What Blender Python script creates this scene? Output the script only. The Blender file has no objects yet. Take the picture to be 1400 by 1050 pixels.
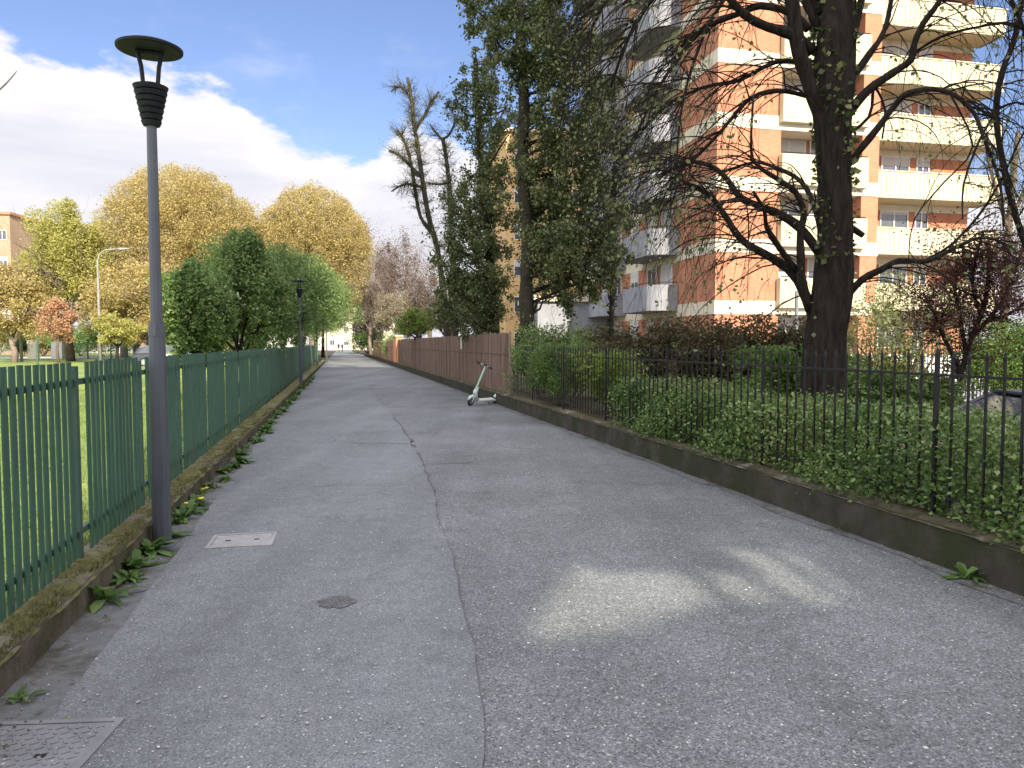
import bpy, math, random
import numpy as np
from mathutils import Vector, Matrix

R = math.radians
scene = bpy.context.scene
col = scene.collection
rng = np.random.default_rng(7)
random.seed(11)

# ------------------------------------------------------------------ camera
F, PITCH, EYE = 1020.0, math.atan(55 / 1020.0), 1.6
cd = bpy.data.cameras.new("camera")
cd.sensor_width = 36.0
cd.lens = 36.0 * F / 1400.0
cd.clip_start, cd.clip_end = 0.05, 3000
cam = bpy.data.objects.new("camera", cd)
col.objects.link(cam)
cam.location = (0, 0, EYE)
cam.rotation_euler = (math.pi / 2 - PITCH, 0, 0)
scene.camera = cam

# ------------------------------------------------------------------ light and sky
SUN_EL, SUN_AZ = 27.0, 160.0           # azimuth clockwise from +Y
scene.view_settings.view_transform = 'Standard'
scene.view_settings.look = 'None'
scene.view_settings.gamma = 1
scene.view_settings.use_curve_mapping = False
scene.view_settings.exposure = 1.0
sl = bpy.data.lights.new("sun", 'SUN')
sl.energy, sl.angle, sl.color = 4.2, R(0.55), (1.0, 0.89, 0.71)
so = bpy.data.objects.new("sun", sl)
col.objects.link(so)
sd = Vector((math.sin(R(SUN_AZ)) * math.cos(R(SUN_EL)), math.cos(R(SUN_AZ)) * math.cos(R(SUN_EL)), math.sin(R(SUN_EL))))
so.rotation_euler = (-sd).to_track_quat('-Z', 'Y').to_euler()
so.location = (20, -30, 40)

world = bpy.data.worlds.new("World")
scene.world = world
world.use_nodes = True


def nd(nt, t, **kw):
    n = nt.nodes.new(t)
    for k, v in kw.items():
        if k.startswith('i_'):
            n.inputs[k[2:].replace('_', ' ')].default_value = v
        elif isinstance(k, str) and k.startswith('n') and k[1:].isdigit():
            n.inputs[int(k[1:])].default_value = v
        else:
            setattr(n, k, v)
    return n


def math_n(nt, op, a, b=None, clamp=False):
    n = nt.nodes.new('ShaderNodeMath')
    n.operation = op
    n.use_clamp = clamp
    for i, x in enumerate((a, b)):
        if x is None:
            continue
        if isinstance(x, (int, float)):
            n.inputs[i].default_value = x
        else:
            nt.links.new(x, n.inputs[i])
    return n.outputs[0]


def build_world():
    nt = world.node_tree
    nt.nodes.clear()
    L = nt.links.new
    out = nd(nt, 'ShaderNodeOutputWorld')
    bg = nd(nt, 'ShaderNodeBackground')
    bg.inputs[1].default_value = 0.14
    sky = nd(nt, 'ShaderNodeTexSky', sky_type='NISHITA', sun_disc=False, sun_elevation=R(SUN_EL),
             sun_rotation=R(SUN_AZ), air_density=1.0, dust_density=0.6, ozone_density=1.6)
    tc = nd(nt, 'ShaderNodeTexCoord')
    sep = nd(nt, 'ShaderNodeSeparateXYZ')
    L(tc.outputs['Generated'], sep.inputs[0])
    az = math_n(nt, 'ARCTAN2', sep.outputs[0], sep.outputs[1])
    el = math_n(nt, 'ARCSINE', sep.outputs[2])
    # cloud bank: its upper edge as a height over the horizon for each compass direction
    fc = nd(nt, 'ShaderNodeFloatCurve')
    azn = math_n(nt, 'ADD', math_n(nt, 'DIVIDE', az, 2 * math.pi), 0.5)
    L(azn, fc.inputs['Value'])
    cv = fc.mapping.curves[0]
    pts = [(-180, 62), (-120, 58), (-75, 45), (-50, 24), (-40, 19.5), (-33, 17.8), (-26, 18.0), (-21.0, 17.6), (-16, 14.2), (-12, 13.6), (-8, 15.5), (-4, 14.5),
           (2, 12), (15, 9), (32, 10), (42, 14), (60, 35), (110, 55), (180, 62)]
    while len(cv.points) < len(pts):
        cv.points.new(0.5, 0.5)
    for p, (a, e) in zip(cv.points, pts):
        p.location = ((a + 180) / 360.0, e / 90.0)
        p.handle_type = 'AUTO'
    fc.mapping.update()
    edge = math_n(nt, 'MULTIPLY', fc.outputs[0], R(90))
    comb = nd(nt, 'ShaderNodeCombineXYZ')
    L(az, comb.inputs[0]); L(math_n(nt, 'MULTIPLY', el, 2.2), comb.inputs[1])
    n1 = nd(nt, 'ShaderNodeTexNoise', i_Scale=9.0, i_Detail=9.0, i_Roughness=0.55)
    L(comb.outputs[0], n1.inputs['Vector'])
    off = math_n(nt, 'MULTIPLY', math_n(nt, 'SUBTRACT', n1.outputs[0], 0.5), R(7))
    d = math_n(nt, 'SUBTRACT', math_n(nt, 'ADD', edge, off), el)
    mr = nd(nt, 'ShaderNodeMapRange', interpolation_type='SMOOTHSTEP')
    L(d, mr.inputs[0]); mr.inputs[1].default_value = R(-0.25); mr.inputs[2].default_value = R(0.8)
    # thin wisps above
    n2 = nd(nt, 'ShaderNodeTexNoise', i_Scale=5.0, i_Detail=7.0, i_Roughness=0.6)
    L(comb.outputs[0], n2.inputs['Vector'])
    mw = nd(nt, 'ShaderNodeMapRange', interpolation_type='SMOOTHSTEP')
    L(n2.outputs[0], mw.inputs[0]); mw.inputs[1].default_value = 0.52; mw.inputs[2].default_value = 0.8
    mw.inputs[4].default_value = 0.35
    # added bright cloud deck, out of view overhead and behind, to lift the shade
    hi = nd(nt, 'ShaderNodeMapRange', interpolation_type='SMOOTHSTEP')
    L(math_n(nt, 'ADD', el, math_n(nt, 'MULTIPLY', off, 2.0)), hi.inputs[0]); hi.inputs[1].default_value = R(36); hi.inputs[2].default_value = R(50)
    cover = math_n(nt, 'MAXIMUM', math_n(nt, 'MAXIMUM', mr.outputs[0], mw.outputs[0]), math_n(nt, 'MULTIPLY', hi.outputs[0], 0.9))
    back = nd(nt, 'ShaderNodeMapRange', interpolation_type='SMOOTHSTEP')
    L(sep.outputs[1], back.inputs[0]); back.inputs[1].default_value = 0.15; back.inputs[2].default_value = -0.5
    lit = math_n(nt, 'ADD', math_n(nt, 'MULTIPLY', math_n(nt, 'MAXIMUM', hi.outputs[0], back.outputs[0]), 1.15), 1.0)
    # cloud body: white crest, lilac grey streaks lower down
    comb2 = nd(nt, 'ShaderNodeCombineXYZ')
    L(math_n(nt, 'MULTIPLY', az, 0.9), comb2.inputs[0]); L(math_n(nt, 'MULTIPLY', el, 7.0), comb2.inputs[1])
    n3 = nd(nt, 'ShaderNodeTexNoise', i_Scale=3.2, i_Detail=8.0, i_Roughness=0.55, i_Distortion=0.4)
    L(comb2.outputs[0], n3.inputs['Vector'])
    crest = nd(nt, 'ShaderNodeMapRange', interpolation_type='SMOOTHSTEP')
    L(d, crest.inputs[0]); crest.inputs[1].default_value = R(0.3); crest.inputs[2].default_value = R(5.0)
    crest.inputs[3].default_value = 0.38; crest.inputs[4].default_value = 0.0
    t = math_n(nt, 'ADD', n3.outputs[0], math_n(nt, 'ADD', crest.outputs[0], 0.06))
    ramp = nd(nt, 'ShaderNodeValToRGB')
    ramp.color_ramp.elements[0].position = 0.36
    ramp.color_ramp.elements[0].color = (2.8, 2.87, 3.25, 1)
    ramp.color_ramp.elements[1].position = 0.78
    ramp.color_ramp.elements[1].color = (3.7, 3.6, 3.8, 1)
    L(t, ramp.inputs[0])
    tint = nd(nt, 'ShaderNodeMixRGB', blend_type='MULTIPLY', n0=1.0)
    L(sky.outputs[0], tint.inputs[1]); tint.inputs[2].default_value = (0.58, 0.56, 0.66, 1)
    mix = nd(nt, 'ShaderNodeMixRGB')
    L(cover, mix.inputs[0]); L(tint.outputs[0], mix.inputs[1])
    lv = nd(nt, 'ShaderNodeVectorMath', operation='SCALE'); L(ramp.outputs[0], lv.inputs[0]); L(lit, lv.inputs['Scale'])
    L(lv.outputs[0], mix.inputs[2])
    L(mix.outputs[0], bg.inputs[0])
    L(bg.outputs[0], out.inputs[0])


build_world()


# ------------------------------------------------------------------ materials
def new_mat(name):
    m = bpy.data.materials.new(name)
    m.use_nodes = True
    nt = m.node_tree
    b = nt.nodes['Principled BSDF']
    return m, nt, b


def mat(name, c1, c2=None, scale=6.0, rough=0.85, bump=0.0, bscale=None, metal=0.0, detail=5.0, spread=(0.35, 0.65), stretch=(1, 1, 1), c3=None, s3=1.3, t3=(0.5, 0.62), spec=0.3):
    m, nt, b = new_mat(name)
    L = nt.links.new
    tc = nd(nt, 'ShaderNodeTexCoord')
    mp = nd(nt, 'ShaderNodeMapping')
    mp.inputs['Scale'].default_value = stretch
    L(tc.outputs['Object'], mp.inputs[0])
    b.inputs['Roughness'].default_value = rough
    b.inputs['Metallic'].default_value = metal
    b.inputs['Specular IOR Level'].default_value = spec
    if c2 is None:
        c2 = tuple(x * 0.8 for x in c1)
    n = nd(nt, 'ShaderNodeTexNoise', i_Scale=scale, i_Detail=detail, i_Roughness=0.6)
    L(mp.outputs[0], n.inputs['Vector'])
    r = nd(nt, 'ShaderNodeValToRGB')
    r.color_ramp.elements[0].position, r.color_ramp.elements[1].position = spread
    r.color_ramp.elements[0].color = (*c1, 1)
    r.color_ramp.elements[1].color = (*c2, 1)
    L(n.outputs[0], r.inputs[0])
    outc = r.outputs[0]
    if c3 is not None:
        n3 = nd(nt, 'ShaderNodeTexNoise', i_Scale=s3, i_Detail=6.0, i_Roughness=0.65)
        L(mp.outputs[0], n3.inputs['Vector'])
        mr = nd(nt, 'ShaderNodeMapRange')
        L(n3.outputs[0], mr.inputs[0]); mr.inputs[1].default_value, mr.inputs[2].default_value = t3
        mx = nd(nt, 'ShaderNodeMixRGB')
        L(mr.outputs[0], mx.inputs[0]); L(outc, mx.inputs[1]); mx.inputs[2].default_value = (*c3, 1)
        outc = mx.outputs[0]
    L(outc, b.inputs['Base Color'])
    if bump:
        nb = nd(nt, 'ShaderNodeTexNoise', i_Scale=bscale or scale * 3, i_Detail=6.0, i_Roughness=0.65)
        L(mp.outputs[0], nb.inputs['Vector'])
        bp = nd(nt, 'ShaderNodeBump', i_Strength=bump, i_Distance=0.02)
        L(nb.outputs[0], bp.inputs['Height'])
        L(bp.outputs[0], b.inputs['Normal'])
    return m


def leaf_mat(name, cols, trans=0.35, rough=0.5, spec=0.3):
    """several leaf colours picked leaf by leaf"""
    m, nt, b = new_mat(name)
    L = nt.links.new
    g = nd(nt, 'ShaderNodeNewGeometry')
    tc = nd(nt, 'ShaderNodeTexCoord')
    n = nd(nt, 'ShaderNodeTexNoise', i_Scale=0.9, i_Detail=2.0)
    L(tc.outputs['Object'], n.inputs['Vector'])
    v = math_n(nt, 'ADD', math_n(nt, 'MULTIPLY', g.outputs['Random Per Island'], 0.75),
               math_n(nt, 'MULTIPLY', math_n(nt, 'SUBTRACT', n.outputs[0], 0.35), 0.8), True)
    r = nd(nt, 'ShaderNodeValToRGB')
    els = r.color_ramp.elements
    while len(els) < len(cols):
        els.new(0.5)
    for i, c in enumerate(cols):
        els[i].position = i / (len(cols) - 1)
    for i, c in enumerate(cols):
        els[i].color = (*c, 1)
    L(v, r.inputs[0])
    L(r.outputs[0], b.inputs['Base Color'])
    b.inputs['Roughness'].default_value = rough
    b.inputs['Specular IOR Level'].default_value = spec
    tr = nd(nt, 'ShaderNodeBsdfTranslucent')
    L(r.outputs[0], tr.inputs[0])
    mx = nd(nt, 'ShaderNodeMixShader', n0=trans)
    L(b.outputs[0], mx.inputs[1]); L(tr.outputs[0], mx.inputs[2])
    L(mx.outputs[0], nt.nodes['Material Output'].inputs[0])
    return m


def asphalt(name, base, light, speck=0.25, s=150.0, blotch=(0.75, 1.12), tint=(1, 1, 1)):
    m, nt, b = new_mat(name)
    L = nt.links.new
    tc = nd(nt, 'ShaderNodeTexCoord')
    n = nd(nt, 'ShaderNodeTexVoronoi', i_Scale=s)
    L(tc.outputs['Object'], n.inputs['Vector'])
    sepc = nd(nt, 'ShaderNodeSeparateColor')
    L(n.outputs['Color'], sepc.inputs[0])
    r = nd(nt, 'ShaderNodeValToRGB')
    e = r.color_ramp.elements
    e[0].position, e[0].color = 0.0, (*[x * 0.5 for x in base], 1)
    e[1].position, e[1].color = 1.0, (*[x * 2.2 for x in light], 1)
    x = e.new(0.25); x.color = (*base, 1)
    x = e.new(1 - speck); x.color = (*light, 1)
    x = e.new(0.985); x.color = (*[y * 1.5 for y in light], 1)
    L(sepc.outputs[0], r.inputs[0])
    nb = nd(nt, 'ShaderNodeTexNoise', i_Scale=0.55, i_Detail=8.0, i_Roughness=0.68)
    L(tc.outputs['Object'], nb.inputs['Vector'])
    mr = nd(nt, 'ShaderNodeMapRange'); L(nb.outputs[0], mr.inputs[0])
    mr.inputs[1].default_value, mr.inputs[2].default_value = 0.32, 0.68
    mr.inputs[3].default_value, mr.inputs[4].default_value = blotch
    nc = nd(nt, 'ShaderNodeTexNoise', i_Scale=7.0, i_Detail=8.0, i_Roughness=0.7)
    L(tc.outputs['Object'], nc.inputs['Vector'])
    mr2 = nd(nt, 'ShaderNodeMapRange'); L(nc.outputs[0], mr2.inputs[0])
    mr2.inputs[1].default_value, mr2.inputs[2].default_value = 0.3, 0.7
    mr2.inputs[3].default_value, mr2.inputs[4].default_value = 0.86, 1.1
    ns = nd(nt, 'ShaderNodeTexNoise', i_Scale=1.7, i_Detail=10.0, i_Roughness=0.75, i_Distortion=0.6)
    L(tc.outputs['Object'], ns.inputs['Vector'])
    ms = nd(nt, 'ShaderNodeMapRange'); L(ns.outputs[0], ms.inputs[0])
    ms.inputs[1].default_value, ms.inputs[2].default_value = 0.54, 0.66
    ms.inputs[3].default_value, ms.inputs[4].default_value = 1.0, 0.84
    mps = nd(nt, 'ShaderNodeMapping'); mps.inputs['Rotation'].default_value = (0, 0, -ROT_); mps.inputs['Scale'].default_value = (1.6, 0.12, 1)
    L(tc.outputs['Object'], mps.inputs[0])
    nw = nd(nt, 'ShaderNodeTexNoise', i_Scale=1.0, i_Detail=4.0); L(mps.outputs[0], nw.inputs['Vector'])
    mw = nd(nt, 'ShaderNodeMapRange'); L(nw.outputs[0], mw.inputs[0])
    mw.inputs[1].default_value, mw.inputs[2].default_value = 0.35, 0.65
    mw.inputs[3].default_value, mw.inputs[4].default_value = 0.88, 1.1
    k = math_n(nt, 'MULTIPLY', math_n(nt, 'MULTIPLY', mr.outputs[0], mr2.outputs[0]), math_n(nt, 'MULTIPLY', ms.outputs[0], mw.outputs[0]))
    mx = nd(nt, 'ShaderNodeVectorMath', operation='SCALE')
    L(r.outputs[0], mx.inputs[0]); L(k, mx.inputs['Scale'])
    L(mx.outputs[0], b.inputs['Base Color'])
    b.inputs['Roughness'].default_value = 0.82
    b.inputs['Specular IOR Level'].default_value = 0.35
    bp = nd(nt, 'ShaderNodeBump', i_Strength=0.5, i_Distance=0.004)
    L(sepc.outputs[1], bp.inputs['Height'])
    L(bp.outputs[0], b.inputs['Normal'])
    return m


M = {}
ROT_ = math.atan(0.235)
M['asphalt'] = asphalt('rough asphalt', (0.15, 0.163, 0.165), (0.214, 0.229, 0.232), 0.22, 120)
M['pave'] = asphalt('smooth asphalt', (0.178, 0.194, 0.2), (0.217, 0.234, 0.241), 0.15, 170, blotch=(0.84, 1.08))
M['dirt'] = mat('dusty verge', (0.145, 0.152, 0.155), (0.2, 0.21, 0.215), 14, 0.95, 0.5, 90, c3=(0.075, 0.068, 0.05), s3=2.6, t3=(0.5, 0.66))
M['patch'] = asphalt('asphalt patch', (0.1, 0.1, 0.1), (0.15, 0.15, 0.15), 0.2, 130)
M['crack'] = mat('crack fill', (0.09, 0.093, 0.095), (0.15, 0.155, 0.158), 40, 0.95)
M['soil'] = mat('soil', (0.05, 0.045, 0.025), (0.08, 0.075, 0.04), 3, 0.95, 0.4)
M['lawn'] = mat('lawn', (0.13, 0.20, 0.05), (0.21, 0.27, 0.08), 1.5, 0.95, 0.8, 40, c3=(0.28, 0.33, 0.08), s3=0.4)
M['street'] = mat('street', (0.32, 0.31, 0.3), (0.4, 0.39, 0.37), 1.2, 0.9)
M['court'] = mat('courtyard paving', (0.26, 0.27, 0.3), (0.36, 0.37, 0.4), 2.0, 0.9, 0.2)
M['concrete'] = mat('mossy concrete', (0.085, 0.07, 0.052), (0.15, 0.13, 0.1), 5, 0.95, 0.5, 40, c3=(0.05, 0.06, 0.022), s3=2.2, t3=(0.45, 0.62))
M['moss'] = mat('moss', (0.10, 0.11, 0.032), (0.2, 0.185, 0.08), 14, 0.98, 1.0, 60, c3=(0.24, 0.22, 0.18), s3=2.4, t3=(0.52, 0.64))
M['green'] = mat('green fence paint', (0.038, 0.102, 0.066), (0.054, 0.138, 0.088), 5, 0.5, 0.1, 40, stretch=(3, 3, 0.6), c3=(0.12, 0.085, 0.06), s3=1.4, t3=(0.6, 0.72), spec=0.4)
M['green_dark'] = mat('green post paint', (0.04, 0.085, 0.065), (0.055, 0.11, 0.08), 5, 0.5, spec=0.4)
M['lamp'] = mat('grey lamp paint', (0.085, 0.095, 0.115), (0.11, 0.12, 0.14), 3, 0.42, 0.05, 30, metal=0.2, spec=0.5)
M['lamp_pale'] = mat('pale lamp paint', (0.22, 0.22, 0.2), (0.3, 0.3, 0.27), 3, 0.5)
M['lamp_black'] = mat('lamp head paint', (0.014, 0.017, 0.022), (0.024, 0.027, 0.033), 8, 0.6, spec=0.3)
M['glass'] = mat('lamp glass', (0.35, 0.37, 0.38), (0.45, 0.47, 0.48), 5, 0.15)
M['iron'] = mat('black iron', (0.008, 0.008, 0.009), (0.018, 0.016, 0.015), 12, 0.55, 0.15, 60, spec=0.4)
M['wood'] = mat('grey brown boards', (0.155, 0.10, 0.075), (0.25, 0.17, 0.13), 3.0, 0.9, 0.4, 20, stretch=(9, 9, 0.7), c3=(0.12, 0.08, 0.05), s3=0.6)
M['wood_post'] = mat('pale post', (0.22, 0.17, 0.14), (0.30, 0.24, 0.2), 6, 0.8)
M['orange'] = mat('orange plaster', (0.62, 0.27, 0.13), (0.72, 0.34, 0.18), 4, 0.9)
M['cream'] = mat('cream render', (0.72, 0.66, 0.52), (0.62, 0.56, 0.43), 1.4, 0.9, 0.1, 20, stretch=(1, 1, 0.5), c3=(0.5, 0.44, 0.34), s3=0.8, t3=(0.6, 0.75))
M['parapet'] = mat('cream ribbed panel', (0.60, 0.56, 0.37), (0.48, 0.45, 0.3), 9, 0.85, 0.5, 9, stretch=(2.4, 2.4, 0.15))
M['white'] = mat('white paint', (0.74, 0.74, 0.74), (0.64, 0.64, 0.65), 4, 0.6)
M['yellow_wall'] = mat('yellow plaster', (0.72, 0.5, 0.24), (0.62, 0.42, 0.2), 0.6, 0.9)
M['tan_wall'] = mat('tan plaster', (0.42, 0.29, 0.2), (0.34, 0.23, 0.16), 0.6, 0.9)
M['pale_wall'] = mat('pale plaster', (0.62, 0.58, 0.55), (0.52, 0.49, 0.47), 0.8, 0.9)
M['balcony_grey'] = mat('grey white balcony render', (0.31, 0.32, 0.35), (0.25, 0.26, 0.29), 1.5, 0.9)
M['pane'] = mat('window glass', (0.05, 0.06, 0.075), (0.1, 0.11, 0.13), 0.8, 0.08, spec=0.8)
M['shutter'] = mat('roller shutter', (0.6, 0.6, 0.58), (0.5, 0.5, 0.48), 1.0, 0.7, 0.6, 14, stretch=(0.05, 0.05, 2.0))
M['dark'] = mat('dark void', (0.02, 0.02, 0.02), (0.03, 0.03, 0.03), 3, 0.9)
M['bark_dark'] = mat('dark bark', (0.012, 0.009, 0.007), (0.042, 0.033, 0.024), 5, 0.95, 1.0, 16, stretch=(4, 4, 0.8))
M['bark'] = mat('grey brown bark', (0.09, 0.072, 0.05), (0.17, 0.14, 0.1), 4, 0.95, 0.8, 14, stretch=(4, 4, 0.8))
M['bark_pale'] = mat('lilac brown twigs', (0.2, 0.15, 0.13), (0.28, 0.22, 0.19), 3, 0.95)
M['bark_olive'] = mat('mossy olive bark', (0.03, 0.027, 0.018), (0.065, 0.056, 0.038), 4, 0.95, 0.6, 14)
M['hedge'] = leaf_mat('glossy hedge leaves', [(0.045, 0.095, 0.024), (0.09, 0.17, 0.042), (0.15, 0.245, 0.06), (0.24, 0.33, 0.10), (0.4, 0.4, 0.17)], 0.25, 0.35, 0.5)
M['hedge_light'] = leaf_mat('light shrub leaves', [(0.08, 0.15, 0.03), (0.15, 0.24, 0.04), (0.24, 0.33, 0.06), (0.36, 0.4, 0.12)], 0.4)
M['shrub_mid'] = leaf_mat('mid green shrub leaves', [(0.05, 0.11, 0.03), (0.10, 0.18, 0.04), (0.16, 0.25, 0.055), (0.25, 0.32, 0.11)], 0.4)
M['brown_leaf'] = leaf_mat('brown olive leaves', [(0.04, 0.03, 0.018), (0.075, 0.06, 0.025), (0.1, 0.1, 0.035), (0.15, 0.09, 0.06)], 0.3)
M['ivy'] = leaf_mat('ivy leaves', [(0.035, 0.06, 0.024), (0.075, 0.11, 0.036), (0.155, 0.18, 0.06), (0.33, 0.33, 0.14)], 0.3, 0.4, 0.45)
M['ivy_dark'] = leaf_mat('dark needles', [(0.012, 0.028, 0.016), (0.025, 0.05, 0.024), (0.045, 0.08, 0.035)], 0.2)
M['plane'] = leaf_mat('young golden leaves', [(0.32, 0.25, 0.11), (0.46, 0.37, 0.15), (0.54, 0.45, 0.19), (0.56, 0.5, 0.24)], 0.45)
M['lime'] = leaf_mat('young lime leaves', [(0.34, 0.32, 0.09), (0.46, 0.44, 0.13), (0.55, 0.53, 0.2)], 0.45)
M['maple'] = leaf_mat('fresh green leaves', [(0.085, 0.155, 0.055), (0.16, 0.265, 0.085), (0.27, 0.38, 0.13), (0.44, 0.5, 0.22)], 0.45)
M['bud'] = leaf_mat('yellow green young leaves', [(0.1, 0.11, 0.03), (0.2, 0.21, 0.055), (0.32, 0.33, 0.1)], 0.4)
M['young'] = leaf_mat('pale unfolding leaves', [(0.14, 0.17, 0.06), (0.26, 0.3, 0.12), (0.4, 0.42, 0.2)], 0.5)
M['purple'] = leaf_mat('dark red leaves', [(0.05, 0.018, 0.018), (0.11, 0.035, 0.03), (0.17, 0.07, 0.05), (0.3, 0.2, 0.16)], 0.4)
M['pink'] = leaf_mat('pink blossom', [(0.5, 0.25, 0.15), (0.55, 0.33, 0.2), (0.6, 0.45, 0.28)], 0.4)
M['twig_brown'] = leaf_mat('brown lilac twig tips', [(0.13, 0.10, 0.085), (0.2, 0.155, 0.13), (0.28, 0.22, 0.17)], 0.3)
M['haze_bud'] = leaf_mat('pale buds', [(0.22, 0.19, 0.13), (0.34, 0.3, 0.2), (0.4, 0.36, 0.26)], 0.4)
M['weed'] = leaf_mat('weed leaves', [(0.06, 0.13, 0.03), (0.12, 0.22, 0.05), (0.22, 0.32, 0.12)], 0.35)
M['flower'] = mat('yellow petals', (0.75, 0.6, 0.03), (0.8, 0.68, 0.08), 20, 0.7)
M['petal'] = leaf_mat('fallen petals', [(0.32, 0.30, 0.26), (0.55, 0.54, 0.5), (0.8, 0.79, 0.76)], 0.2, 0.8)
M['grass'] = leaf_mat('grass blades', [(0.10, 0.18, 0.04), (0.18, 0.26, 0.06), (0.30, 0.34, 0.12)], 0.4)
M['mint'] = mat('mint white paint', (0.72, 0.78, 0.76), (0.64, 0.71, 0.69), 3, 0.4)
M['mint_green'] = mat('mint green paint', (0.42, 0.6, 0.45), (0.38, 0.54, 0.42), 3, 0.4)
M['rubber'] = mat('rubber', (0.02, 0.02, 0.022), (0.035, 0.035, 0.036), 10, 0.8)
M['chrome'] = mat('grey metal', (0.3, 0.31, 0.33), (0.4, 0.41, 0.43), 5, 0.35, metal=0.7)
M['cover'] = mat('cast iron cover', (0.2, 0.205, 0.215), (0.27, 0.275, 0.285), 6, 0.7, 0.3, 60, metal=0.1)
M['cover_stone'] = mat('pale cover', (0.3, 0.3, 0.3), (0.4, 0.4, 0.4), 12, 0.85, 0.4, 60)
M['car_dark'] = mat('dark car paint', (0.04, 0.045, 0.065), (0.05, 0.055, 0.075), 2, 0.25, spec=0.7)
M['car_blue'] = mat('pale blue car paint', (0.45, 0.52, 0.66), (0.48, 0.55, 0.68), 2, 0.25, spec=0.6)
M['car_white'] = mat('white car paint', (0.75, 0.75, 0.74), (0.7, 0.7, 0.7), 2, 0.25, spec=0.6)
M['lens'] = mat('lamp lens', (0.8, 0.78, 0.7), (0.7, 0.7, 0.68), 9, 0.1)
M['cloth_dark'] = mat('dark cloth', (0.02, 0.022, 0.035), (0.035, 0.035, 0.05), 9, 0.9)
M['cloth_blue'] = mat('blue cloth', (0.05, 0.08, 0.2), (0.07, 0.1, 0.25), 9, 0.9)
M['skin'] = mat('skin', (0.5, 0.32, 0.24), (0.55, 0.36, 0.27), 9, 0.6)


def brick_mat():
    m, nt, b = new_mat('orange brick')
    L = nt.links.new
    tc = nd(nt, 'ShaderNodeTexCoord')
    sep = nd(nt, 'ShaderNodeSeparateXYZ'); L(tc.outputs['Object'], sep.inputs[0])
    cb = nd(nt, 'ShaderNodeCombineXYZ')
    L(math_n(nt, 'ADD', sep.outputs[0], sep.outputs[1]), cb.inputs[0]); L(sep.outputs[2], cb.inputs[1])
    br = nd(nt, 'ShaderNodeTexBrick', i_Scale=1.0)
    br.inputs['Color1'].default_value = (0.51, 0.215, 0.12, 1)
    br.inputs['Color2'].default_value = (0.45, 0.175, 0.095, 1)
    br.inputs['Mortar'].default_value = (0.42, 0.22, 0.14, 1)
    br.inputs['Mortar Size'].default_value = 0.009
    br.inputs['Brick Width'].default_value = 0.25
    br.inputs['Row Height'].default_value = 0.07
    L(cb.outputs[0], br.inputs['Vector'])
    n = nd(nt, 'ShaderNodeTexNoise', i_Scale=1.1, i_Detail=7.0, i_Roughness=0.7)
    L(tc.outputs['Object'], n.inputs['Vector'])
    mr = nd(nt, 'ShaderNodeMapRange'); L(n.outputs[0], mr.inputs[0])
    mr.inputs[1].default_value, mr.inputs[2].default_value = 0.3, 0.7
    mr.inputs[3].default_value, mr.inputs[4].default_value = 0.82, 1.15
    vm = nd(nt, 'ShaderNodeVectorMath', operation='SCALE')
    L(br.outputs[0], vm.inputs[0]); L(mr.outputs[0], vm.inputs['Scale'])
    L(vm.outputs[0], b.inputs['Base Color'])
    b.inputs['Roughness'].default_value = 0.9
    return m


M['brick'] = brick_mat()


# ------------------------------------------------------------------ helpers
def at(u, v, D):
    """a point D metres ahead of the photographer seen at (u, v) of the 1400x1050 picture"""
    c, s = math.cos(PITCH), math.sin(PITCH)
    k = (525 - v) / F
    h = D * (k * c - s) / (c + k * s)
    dep = D * c - h * s
    return Vector(((u - 700) / F * dep, D, EYE + h))


def put(name, verts, faces, m, parent=None, smooth=False, base=None):
    me = bpy.data.meshes.new(name)
    v = np.asarray(verts, dtype=np.float64).reshape(-1, 3)
    if parent is not None and parent.get('_w'):
        v = v - np.array(parent['_w'])
    if base is not None:
        v = v - np.array(base)
    if isinstance(faces, np.ndarray):
        nf, k = faces.shape
        me.vertices.add(len(v)); me.vertices.foreach_set('co', v.astype(np.float32).ravel())
        me.loops.add(nf * k); me.loops.foreach_set('vertex_index', faces.astype(np.int32).ravel())
        me.polygons.add(nf); me.polygons.foreach_set('loop_start', (np.arange(nf) * k).astype(np.int32))
        me.polygons.foreach_set('loop_total', np.full(nf, k, dtype=np.int32))
        me.update(calc_edges=True)
    else:
        me.from_pydata([tuple(x) for x in v], [], faces)
    if smooth:
        me.polygons.foreach_set('use_smooth', [True] * len(me.polygons))
    me.materials.append(m)
    o = bpy.data.objects.new(name, me)
    col.objects.link(o)
    if parent is not None:
        o.parent = parent
    if base is not None:
        o.location = base
    return o


def tag(o, label=None, cat=None, group=None, kind=None):
    if label: o['label'] = label
    if cat: o['category'] = cat
    if group: o['group'] = group
    if kind: o['kind'] = kind
    return o


def thing(name, label, cat, loc=(0, 0, 0), rotz=0.0, group=None, world_coords=False):
    o = bpy.data.objects.new(name, None)
    o.empty_display_size = 0.3
    col.objects.link(o)
    o.location = loc
    o.rotation_euler = (0, 0, rotz)
    tag(o, label, cat, group)
    if world_coords:
        o['_w'] = [float(x) for x in loc]
    return o


def copy_tree(o, parent=None):
    c = o.copy(); col.objects.link(c); c.parent = parent
    for ch in list(o.children):
        copy_tree(ch, c)
    return c


def structure(name, verts, faces, m, label=None, kind='structure'):
    o = put(name, verts, faces, m)
    o['kind'] = kind
    if label: tag(o, label, name.replace('_', ' '))
    return o


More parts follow.
